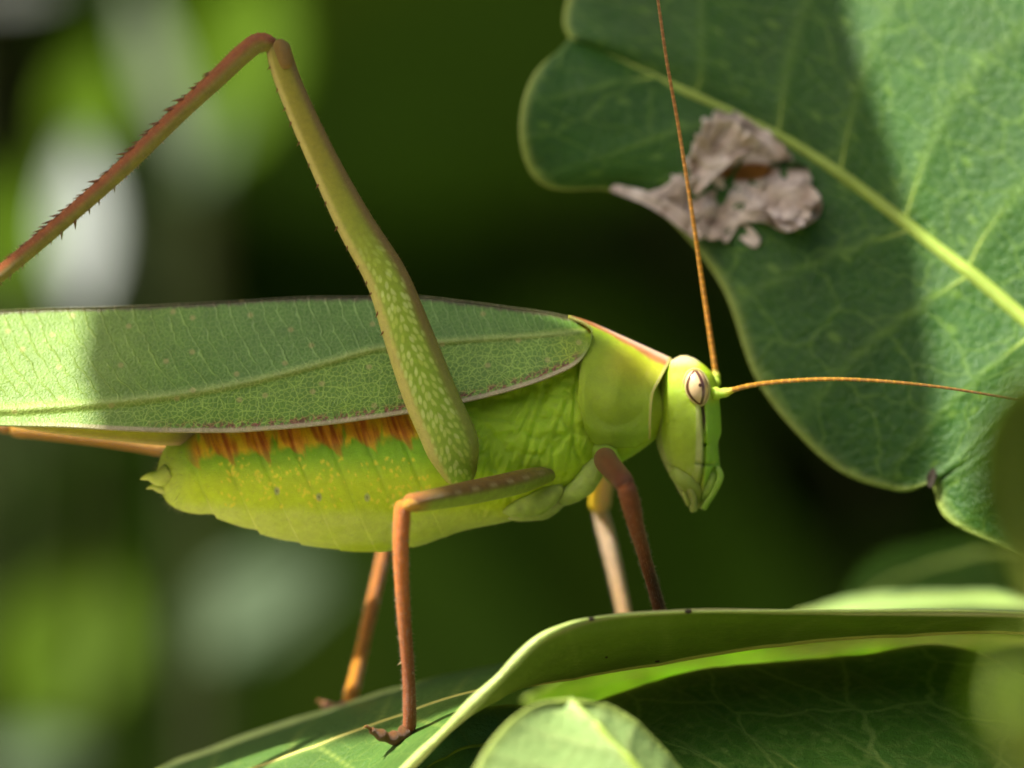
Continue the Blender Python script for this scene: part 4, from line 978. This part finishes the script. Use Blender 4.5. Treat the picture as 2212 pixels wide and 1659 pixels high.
def femur_hind(sd, pts, rad, ratio=0.62):
    pts = np.asarray(pts); n, m = 220, 60
    path = cr(pts, n)
    d = np.r_[0, np.cumsum(np.linalg.norm(np.diff(pts, axis=0), axis=1))]
    sN = np.linspace(0, 1, n); rr = round_ends(smooth_interp(sN * d[-1], d, rad), n, 4, 6)
    P, th = tube_grid(path, rr * np.interp(sN, [0, .3, 1], [.9, .75, ratio]), rr, m)
    # raised keel along both edges of the flat outer face
    e = np.sin(th)[None, :] * np.ones((n, 1)); s = sN[:, None] + 0 * e
    V, F = closed_tube(P)
    rel = e
    c = np.zeros((n, m, 3))
    c[:] = lerp3((0.24, 0.225, 0.018), (0.23, 0.34, 0.020), sstep(0.2, 0.6, s))
    c = lerp3(c, (0.17, 0.115, 0.016), sstep(0.35, 0.8, -rel * SGN) * (1 - 0.6 * sstep(0.55, 0.9, s)))
    c = lerp3(c, (0.44, 0.38, 0.10), sstep(0.45, 0.75, rel * SGN) * 0.85)
    c = lerp3(c, (0.21, 0.36, 0.02), sstep(0.5, 0.8, s) * (1 - sstep(0.45, 0.7, np.abs(rel))) * 0.7)
    c = lerp3(c, (0.10, 0.05, 0.02), (1 - sstep(0.0, 0.035, s)) * 0.8)
    mask = sstep(0.40, 0.56, s) * (1 - sstep(0.50, 0.78, np.abs(rel + 0.02)))
    L = d[-1]
    st = np.stack([s * L - 0.9 * np.abs(rel) * rr[:, None], rel * rr[:, None], 0 * s], -1)
    o = make_mesh('hind_femur', V, F, M_femur, kat, cols=np.r_[c.reshape(-1, 3), c[0, :1], c[-1, :1]],
                  attrs={'scalemask': np.r_[mask.ravel(), 0, 0], 'st': np.r_[st.reshape(-1, 3), st[0, :1], st[-1, :1]]})
    return o, path, rr, P
SGN = -1
fem_pts = PXL([(600, 88, -6.4), (606, 125, -6.3), (632, 200, -6.2), (690, 330, -6.0), (765, 480, -5.8), (835, 600, -5.6), (880, 720, -5.4), (928, 850, -5.2), (972, 950, -4.8), (990, 1010, -4.3), (998, 1048, -3.6)])
fem_r = [22 * K, 27 * K, 28 * K, 31 * K, 39 * K, 45 * K, 52 * K, 57 * K, 58 * K, 42 * K, 18 * K]
fem_o, fpath, frr, fP = femur_hind(-1, fem_pts, fem_r)

def cone_mesh(name, mat, c):
    a = np.linspace(0, 2 * np.pi, 6, endpoint=False)
    V = np.r_[np.stack([np.cos(a) * 0.20, np.sin(a) * 0.20, 0 * a - 0.1], 1), np.stack([np.cos(a) * 0.10, np.sin(a) * 0.10, 0 * a + 0.5], 1), [[0, 0, 1.0]]]
    F = [[j, (j + 1) % 6, 6 + (j + 1) % 6, 6 + j] for j in range(6)] + [[6 + j, 6 + (j + 1) % 6, 12] for j in range(6)] + [[5, 4, 3, 2, 1, 0]]
    o = make_mesh(name, V, F, mat, None, cols=np.r_[np.tile(c, (6, 1)), np.tile(np.array(c) * 0.5, (6, 1)), [(0.02, 0.012, 0.008)]])
    me = o.data; bpy.data.objects.remove(o); return me
from mathutils import Vector
spine_me = cone_mesh('spine', M_leg, (0.28, 0.09, 0.04))
pale_spine_me = cone_mesh('spine', M_leg, (0.5, 0.35, 0.2))
def spine(parent, p, d, length, me=None, name='spine'):
    o = bpy.data.objects.new(name, me or spine_me); col.objects.link(o); o.parent = parent
    o.rotation_mode = 'QUATERNION'; o.rotation_quaternion = Vector(tuple(d)).to_track_quat('Z', 'Y')
    o.location = tuple(np.asarray(p) * S - world_loc(parent)); o.scale = (length, length, length)
    return o

# spines along the rear edge of the hind femur
for k in range(15):
    i = int(12 + k * 9.2 + random.uniform(-2, 2))
    T = fpath[i + 1] - fpath[i]; T /= np.linalg.norm(T)
    side = np.cross(T, (0, 1, 0)); side = side if side[0] < 0 else -side
    p = fpath[i] + side * frr[i] * 0.90 + np.array([0, -0.25 * frr[i], 0])
    spine(fem_o, p, side * 0.7 + T * 0.7 * (1 if k % 2 else 0.6), 0.28 + 0.08 * random.random())

def tibia_hind(pts, rad, ca, cb):
    o = limb('hind_tibia', pts, rad, M_leg, kat, leg_col(ca, cb, sign=1, split=0.35), n=140, m=20, ratio=0.9)
    return o
tib_pts = PXL([(598, 98, -6.4), (560, 92, -6.6), (525, 116, -6.7), (470, 168, -6.8), (380, 252, -6.9), (250, 378, -7.0), (110, 500, -7.1), (0, 592, -7.2), (-120, 690, -7.3), (-420, 930, -7.4)])
tib_r = [15 * K, 21 * K, 21 * K, 20 * K, 18.5 * K, 18 * K, 17 * K, 16.5 * K, 15 * K, 11 * K]
tibo = tibia_hind(tib_pts, tib_r, (0.32, 0.105, 0.030), (0.24, 0.22, 0.030))
tp = cr(tib_pts, 400); dt_ = np.r_[0, np.cumsum(np.linalg.norm(np.diff(tib_pts, axis=0), axis=1))]
tr = smooth_interp(np.linspace(0, dt_[-1], 400), dt_, tib_r)
for k in range(44):
    i = int(48 + k * 5.4 + random.uniform(-2.5, 2.5))
    if i > 380: break
    T = tp[i + 1] - tp[i]; T /= np.linalg.norm(T)
    side = np.cross(T, (0, 1, 0)); side = side if side[2] > 0 else -side
    yo = -0.35 if k % 2 else 0.25
    spine(tibo, tp[i] + side * tr[i] * 0.86 + np.array([0, yo * tr[i], 0]), side * random.uniform(0.45, 0.75) + T * 0.9, random.uniform(0.32, 0.62))
    if k > 12 and k % 2 == 0:
        spine(tibo, tp[i] - side * tr[i] * 0.88 + np.array([0, -0.2 * tr[i], 0]), -side * 0.75 + T * 0.6, random.uniform(0.22, 0.5), pale_spine_me if k % 4 else spine_me)

for dy in (-0.42, 0.42):
    limb('knee_lobe', [PX(622, 150, -6.3) + np.array([0, dy, 0]), PX(612, 112, -6.35) + np.array([0, dy, 0]), PX(598, 88, -6.4) + np.array([0, dy * 0.8, 0])], [0.30, 0.38, 0.26], M_leg, fem_o, green_c((0.24, 0.15, 0.03)), n=24, m=12, k0=5, k1=5)
for dy in (-0.3, 0.3):
    limb('knee_lobe', [PX(905, 1088, -9.6) + np.array([0, dy, 0]), PX(886, 1090, -10.0) + np.array([0, dy, 0]), PX(872, 1094, -10.3) + np.array([0, dy, 0])], [0.22, 0.28, 0.16], M_leg, kat, green_c((0.55, 0.28, 0.04)), n=20, m=12, k0=5, k1=5)

# far hind leg: straight back behind the abdomen, its knee end shows under the wings
SGN = 1
femur_far = limb('hind_femur', PXL([(1000, 1010, 3.4), (850, 1000, 4.6), (620, 990, 5.4), (420, 975, 5.8), (250, 950, 6.0), (100, 934, 6.2), (20, 926, 6.3)]),
     [0.5, 1.1, 0.9, 0.50, 0.42, 0.36, 0.40], M_leg, kat, leg_col((0.55, 0.30, 0.06), (0.42, 0.20, 0.01), sign=1), n=90, m=20)
limb('hind_tibia', PXL([(25, 926, 6.3), (-20, 915, 6.5), (-100, 960, 6.6), (-300, 1120, 6.8)]), [0.40, 0.38, 0.34, 0.28], M_leg, kat, leg_col((0.5, 0.25, 0.06), (0.40, 0.18, 0.02)), n=50, m=16)

def tarsus(pts, rad, cf, parent=None):
    """foot of four pads and a claw pair"""
    pts = np.asarray(pts)
    o = limb('tarsus', pts, rad, M_leg, kat, cf, n=50, m=14, disp=lambda s, t: 1 + 0.16 * np.cos(s * 2 * np.pi * 3.5 + 2.6))
    d = pts[-1] - pts[-2]; d /= np.linalg.norm(d)
    for q in (-1, 1):
        e = pts[-1]
        limb('claw', [e - d * 0.1, e + d * 0.25 + np.array([0, q * 0.12, 0.05]), e + d * 0.42 + np.array([0, q * 0.2, -0.12])], [0.09, 0.07, 0.02], M_leg, o, green_c((0.16, 0.05, 0.02)), n=12, m=8)
    return o

# near middle leg
def midfem_col(s, t, V):
    k = np.sin(t)
    c = lerp3((0.19, 0.105, 0.014), (0.30, 0.40, 0.03), sstep(-0.15, 0.35, k * MS))
    c = lerp3(c, (0.18, 0.26, 0.02), sstep(0.45, 0.0, s) * 0.6)
    blob = sstep(0.15, 0.6, np.cos(s * 60)) * np.exp(-((k * MS + 0.25) / 0.18)**2) * sstep(0.95, 0.7, s)
    c = lerp3(c, (0.40, 0.33, 0.14), blob * 0.7)
    return lerp3(c, (0.42, 0.16, 0.04), sstep(0.86, 1.0, s))
MS = 1
limb('middle_femur', PXL([(1215, 1012, -1.2), (1175, 1026, -2.5), (1110, 1044, -4.4), (1030, 1061, -6.5), (955, 1075, -8.4), (905, 1084, -9.6), (876, 1086, -10.2)]), [0.28, 0.44, 0.58, 0.58, 0.52, 0.46, 0.40], M_leg, kat, midfem_col, n=80, m=24)
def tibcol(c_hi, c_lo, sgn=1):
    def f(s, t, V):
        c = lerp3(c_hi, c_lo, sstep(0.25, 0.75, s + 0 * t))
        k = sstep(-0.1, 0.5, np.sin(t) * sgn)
        return c * (1 - 0.35 * k[:, None])  # one side darkened, limb shading put into the colour
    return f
mt_pts = PXL([(872, 1082, -10.2), (868, 1120, -10.0), (866, 1200, -9.4), (872, 1320, -8.2), (882, 1450, -6.8), (885, 1540, -5.9), (884, 1578, -5.4)])
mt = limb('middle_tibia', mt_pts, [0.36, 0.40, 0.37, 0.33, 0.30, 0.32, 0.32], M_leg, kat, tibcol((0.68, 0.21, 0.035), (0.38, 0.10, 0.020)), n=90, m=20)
tarsus(PXL([(886, 1566, -5.4), (868, 1588, -5.6), (842, 1594, -6.0), (815, 1584, -6.4), (800, 1576, -6.6)]), [0.30, 0.34, 0.30, 0.24, 0.16], green_c((0.16, 0.07, 0.025)))
# far middle leg
limb('middle_femur', PXL([(1150, 1040, 2.6), (1020, 1090, 4.0), (900, 1140, 7.6), (838, 1165, 9.2)]), [0.4, 0.55, 0.5, 0.4], M_leg, kat, green_c((0.22, 0.22, 0.04)), n=40, m=16)
ft_pts = PXL([(838, 1160, 9.2), (826, 1210, 9.1), (805, 1300, 9.0), (780, 1410, 8.7), (757, 1505, 8.3), (750, 1528, 8.2)])
ft = limb('middle_tibia', ft_pts, [0.36, 0.34, 0.33, 0.33, 0.35, 0.34], M_leg, kat, tibcol((0.62, 0.24, 0.06), (0.72, 0.30, 0.03)), n=70, m=18)
tarsus(PXL([(752, 1522, 7.8), (735, 1532, 8.0), (715, 1530, 8.3), (697, 1520, 8.6)]), [0.28, 0.30, 0.27, 0.2], green_c((0.30, 0.14, 0.09)))
# near foreleg
limb('fore_femur', PXL([(1318, 1010, -2.6), (1308, 992, -4.5), (1312, 1000, -6.5), (1336, 1028, -8.6), (1354, 1050, -9.8)]), [0.50, 0.56, 0.55, 0.53, 0.46], M_leg, kat, green_c((0.115, 0.034, 0.006)), n=60, m=20, k0=4, k1=5, up=(0, 0, 1))
nf_pts = PXL([(1350, 1044, -9.8), (1362, 1085, -9.2), (1375, 1140, -8.0), (1395, 1210, -6.0), (1415, 1280, -3.6), (1432, 1345, -1.4), (1442, 1395, 0.2), (1446, 1412, 0.6)])
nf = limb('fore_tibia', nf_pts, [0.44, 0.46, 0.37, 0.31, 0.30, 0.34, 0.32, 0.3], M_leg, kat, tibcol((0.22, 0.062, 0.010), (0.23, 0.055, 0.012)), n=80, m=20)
tarsus(PXL([(1444, 1406, 0.6), (1460, 1412, 0.4), (1480, 1408, 0.0), (1496, 1400, -0.4)]), [0.28, 0.30, 0.27, 0.2], green_c((0.22, 0.08, 0.04)))
# far foreleg
def ffcol(s, t, V):
    return lerp3((0.80, 0.46, 0.16), (0.88, 0.58, 0.012), sstep(-0.1, 0.25, np.sin(t) * FS))
FS = -1
limb('fore_femur', PXL([(1310, 985, 2.6), (1306, 1020, 5.0), (1300, 1055, 7.2), (1296, 1085, 8.6), (1295, 1102, 9.0)]), [0.42, 0.50, 0.55, 0.55, 0.42], M_leg, kat, ffcol, n=50, m=20)
ff_pts = PXL([(1294, 1098, 9.0), (1302, 1125, 9.0), (1315, 1175, 9.0), (1330, 1240, 9.0), (1345, 1310, 9.0), (1356, 1365, 9.0), (1360, 1386, 9.0)])
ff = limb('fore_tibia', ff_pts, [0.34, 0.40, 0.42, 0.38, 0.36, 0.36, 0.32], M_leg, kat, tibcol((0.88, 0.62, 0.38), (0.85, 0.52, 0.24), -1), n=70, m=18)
tarsus(PXL([(1358, 1382, 9.0), (1372, 1388, 8.8), (1392, 1386, 8.6), (1408, 1382, 8.4)]), [0.28, 0.30, 0.27, 0.2], green_c((0.4, 0.2, 0.1)))
for (o, pts, cnt, r) in ((mt, mt_pts, 16, 0.36), (ft, ft_pts, 16, 0.37), (ff, ff_pts, 14, 0.36)):
    q = cr(pts, 200)
    for k in range(cnt):
        i = int(25 + k * 150 / cnt + random.uniform(-3, 3))
        T = q[i + 1] - q[i]; T /= np.linalg.norm(T)
        s_ = np.cross(T, (0, 1, 0)); s_ = s_ / np.linalg.norm(s_) * (1 if k % 2 else -1)
        dd = s_ * random.uniform(0.5, 0.9) + np.array([0, -random.uniform(0.1, 0.8), 0]); dd /= np.linalg.norm(dd)
        spine(o, q[i] + dd * r * 0.92, dd + T * 0.7, random.uniform(0.16, 0.28), pale_spine_me)

# fine sculpture on the snout and jaws
for sd in (-1, 1):
    limb('labrum', [PX(1522, 1012, sd * 0.9), PX(1536, 1035, sd * 0.95), PX(1528, 1062, sd * 0.85), PX(1514, 1082, sd * 0.55)], [0.22, 0.36, 0.30, 0.12], M_head, head_o, green_c((0.26, 0.42, 0.04)), n=30, m=14, k0=6, k1=6)
    limb('palp', [PX(1470, 1050, sd * 1.0), PX(1480, 1072, sd * 1.15), PX(1488, 1092, sd * 1.0)], [0.13, 0.14, 0.13], M_head, head_o, green_c((0.30, 0.36, 0.06)), n=24, m=10)

# ---- fine hair: body outline, hind femur, head
def hair_on(obj, count, l0, l1, wd, seed, sel=None, colr=(0.45, 0.48, 0.20), bend=(-0.4, 0, -0.3)):
    me = obj.data; nv = len(me.vertices)
    co = np.empty(nv * 3, np.float32); me.vertices.foreach_get('co', co); co = co.reshape(-1, 3) / S + world_loc(obj) / S
    no = np.empty(nv * 3, np.float32); me.vertices.foreach_get('normal', no); no = no.reshape(-1, 3)
    r = np.random.default_rng(seed)
    ok = np.arange(nv) if sel is None else np.nonzero(sel(co))[0]
    k = r.choice(ok, count)
    p = co[k]; d = no[k] + np.array(bend) * 0.5 + r.normal(0, 0.25, (count, 3)); d /= np.linalg.norm(d, axis=1, keepdims=True)
    L = r.uniform(l0, l1, (count, 1)); w = np.cross(d, (0, 1, 0)); w /= np.linalg.norm(w, axis=1, keepdims=True) + 1e-9
    V = np.stack([p - w * wd - no[k] * 0.02, p + w * wd - no[k] * 0.02, p + d * L], 1).reshape(-1, 3)
    F = np.arange(count * 3).reshape(-1, 3)
    o = make_mesh('hair', V, F, M_leg, obj, cols=np.tile(colr, (len(V), 1)), smooth=False)
    o['kind'] = 'stuff'
body_o = [c for c in kat.children if c.name.startswith('body')][0]
hair_on(body_o, 5200, 0.07, 0.17, 0.006, 1)
hair_on(body_o, 260, 0.2, 0.42, 0.008, 2, sel=lambda q: q[:, 0] < (400 - 1106) * K)
hair_on(head_o, 1200, 0.06, 0.13, 0.006, 3, sel=lambda q: q[:, 2] < (950 - 829.5) * -K)
hair_on(fem_o, 2600, 0.08, 0.18, 0.007, 4, colr=(0.40, 0.30, 0.10))
hair_on(tibo, 2600, 0.08, 0.22, 0.008, 5, colr=(0.45, 0.30, 0.16))
for o_, sd_ in ((mt, 6), (ft, 7), (ff, 8), (nf, 9)): hair_on(o_, 1300, 0.08, 0.20, 0.008, sd_, colr=(0.55, 0.40, 0.25))

# ------------------------------------------------------------------ blurred plants behind
def flat_leaf_mesh(L, W, cam=0.08, n=26, m=9, seed=1):
    s = np.linspace(0, 1, n); w = W / 2 * np.sin(np.pi * np.clip(s, 0.004, 0.996)**0.85)**0.8
    t = np.linspace(-1, 1, m)
    X = s[:, None] * L + 0 * t; Yy = w[:, None] * t[None, :]
    Z = -cam * L * (s[:, None] - 0.3)**2 * 2 + 0.12 * W * np.abs(t)[None, :]**1.5 + 0.06 * W * (fbm(X / L * 4, Yy / W * 3, seed) - 0.5)
    return np.stack([X, Yy, Z], -1)
def place(P, base, az, el, roll):
    """leaf axis +x -> direction (az in the picture plane, el towards the lens), then roll about the axis"""
    ax = np.array([math.cos(az) * math.cos(el), -math.sin(el), math.sin(az) * math.cos(el)])
    tmp = np.array([0, -1.0, 0.0]); nrm = tmp - ax * (tmp @ ax); nrm /= np.linalg.norm(nrm)
    sd = np.cross(nrm, ax)
    c, s_ = math.cos(roll), math.sin(roll)
    n2 = nrm * c + sd * s_; s2 = sd * c - nrm * s_
    return np.asarray(base) + P[..., :1] * ax + P[..., 1:2] * s2 + P[..., 2:3] * n2
def add_flat_leaf(name, parent, mat, base, L, W, az, el, roll, seed, th=0.35):
    P = place(flat_leaf_mesh(L, W, seed=seed), base, az, el, roll)
    V, F, idx = shell(P, th)
    z = np.zeros(len(V)); t = np.tile(np.abs(np.linspace(-1, 1, 9)), 26)
    return make_mesh(name, V, F, mat, parent, attrs={'vein': np.exp(-(t / 0.08)**2)[idx] * 0.8, 'edge': z})

bokeh = [ # centre u, v, length, width (picture units), angle, depth mm, material, roll, label
 (175, 480, 400, 125, 92, 300, M_bgglint, 0.0, 'blurred oval leaf with painted white sky glint standing upright behind the hind shin'),
 (345, 150, 430, 80, 110, 320, M_bgpale, 0.25, 'blurred pale slanting leaf streak above the hind shin'),
 (445, 320, 210, 100, 65, 330, M_bggrey, 0.3, 'blurred grey leaf patch just under the hind shin near the knee'),
 (200, 225, 280, 170, 85, 340, M_bgbright, 0.2, 'blurred lime green leaf between the two pale leaves'),
 (510, 130, 520, 270, 80, 350, M_bgbright, 0.15, 'blurred lime green leaf behind the raised hind knee'),
 (40, 500, 330, 150, 85, 345, M_bgbright, 0.1, 'blurred lime green leaf half hidden behind the white oval leaf'),
 (40, -30, 220, 60, 5, 300, M_bgglint, 0.0, 'blurred white leaf glint high above the hind shin'),
 (150, 1400, 420, 330, 70, 330, M_bgolive, 0.3, 'large blurred green leaf low behind the abdomen tip'),
 (570, 1310, 400, 230, 30, 330, M_bggrey, 0.7, 'blurred grey green leaf below the abdomen'),
 (70, 1640, 260, 130, 10, 300, M_bggrey, 0.9, 'blurred grey leaf below the large blurred green leaf'),
]
def bokeh_leaf(i, u, v, lp, wp, ang, y, mat, roll, label):
    el = {0: -0.30, 1: -0.15, 2: -0.1, 3: -0.3, 4: -0.4, 5: -0.3, 6: -0.3, 7: -0.4, 8: 0.0, 9: 0.0}[i]
    f = K * (DIST + y) / DIST
    a = math.radians(ang); L, W = lp * f, wp * f
    c = PX(u, v, y); base = c - np.array([math.cos(a) * math.cos(el), -math.sin(el), math.sin(a) * math.cos(el)]) * L * 0.5
    foot = np.array([base[0] * 1.02 + 6 * math.sin(i * 2.1), y + 10 + 4 * i, -606.0])
    root = thing('leaf', foot, label, 'leaf')
    add_flat_leaf('blade', root, mat, base, L, W, a, el, roll, 100 + i, 0.3)
    tail = base - np.array([math.cos(a), 0, math.sin(a)]) * L * 0.1
    limb('stalk', [base + (base - tail) * 0.3, tail + np.array([0, 2, -3]), tail + np.array([0, 6, -60]), foot], [0.5, 0.7, 0.9, 1.6], M_bgstem, root, n=30, m=8)
for i, b_ in enumerate(bokeh): bokeh_leaf(i, *b_)

def shrub(label, x0, x1, y0, y1, z0, z1, count, seed, foot):
    r = random.Random(seed)
    root = thing('shrub', foot, label, 'shrub')
    cx = (x0 + x1) / 2
    limbs = []
    for k in range(6):
        tx = x0 + (x1 - x0) * (k + 0.5) / 6
        pts = np.array([foot, (foot[0] * 0.6 + tx * 0.4, (y0 + y1) / 2, z0 * 0.6 + z1 * 0.1), (tx, (y0 + y1) / 2 + r.uniform(-30, 30), z0 + (z1 - z0) * 0.6), (tx + r.uniform(-40, 40), (y0 + y1) / 2, z1)], float)
        limb('branch', pts, [9, 6, 4, 2], M_bgstem, root, n=40, m=8)
        limbs.append(cr(pts, 60))
    for k in range(count):
        b = limbs[r.randrange(6)][r.randrange(22, 60)]
        tgt = np.array([r.uniform(x0, x1), r.uniform(y0, y1), r.uniform(z0, z1)])
        L = r.uniform(110, 190)
        base = tgt
        add_flat_leaf('leaf', root, M_bgleaf, base, L, L * r.uniform(0.42, 0.6), r.uniform(0, 2 * math.pi), r.uniform(-0.5, 0.6), r.uniform(-0.9, 0.9), seed * 999 + k, 0.6)
        limb('twig', [b, (b + base) / 2 + np.array([0, 0, 8]), base + (base - b) * 0.002], [1.6, 1.2, 0.8], M_bgstem, root, n=10, m=5, k0=1, k1=1)
    return root
shrub('dark shaded shrub far behind the antennae and broad leaf', 0, 520, 620, 800, -320, 330, 130, 3, np.array([230.0, 760, -606]))
shrub('dark shaded shrub far behind the wings and abdomen', -520, 40, 600, 780, -320, 330, 130, 5, np.array([-260.0, 740, -606]))
# overhanging boughs that keep the space behind in shade
shrub('overhanging dark bough above the space behind the katydid', -560, 420, 370, 900, 250, 420, 290, 9, np.array([120.0, 960, -606]))
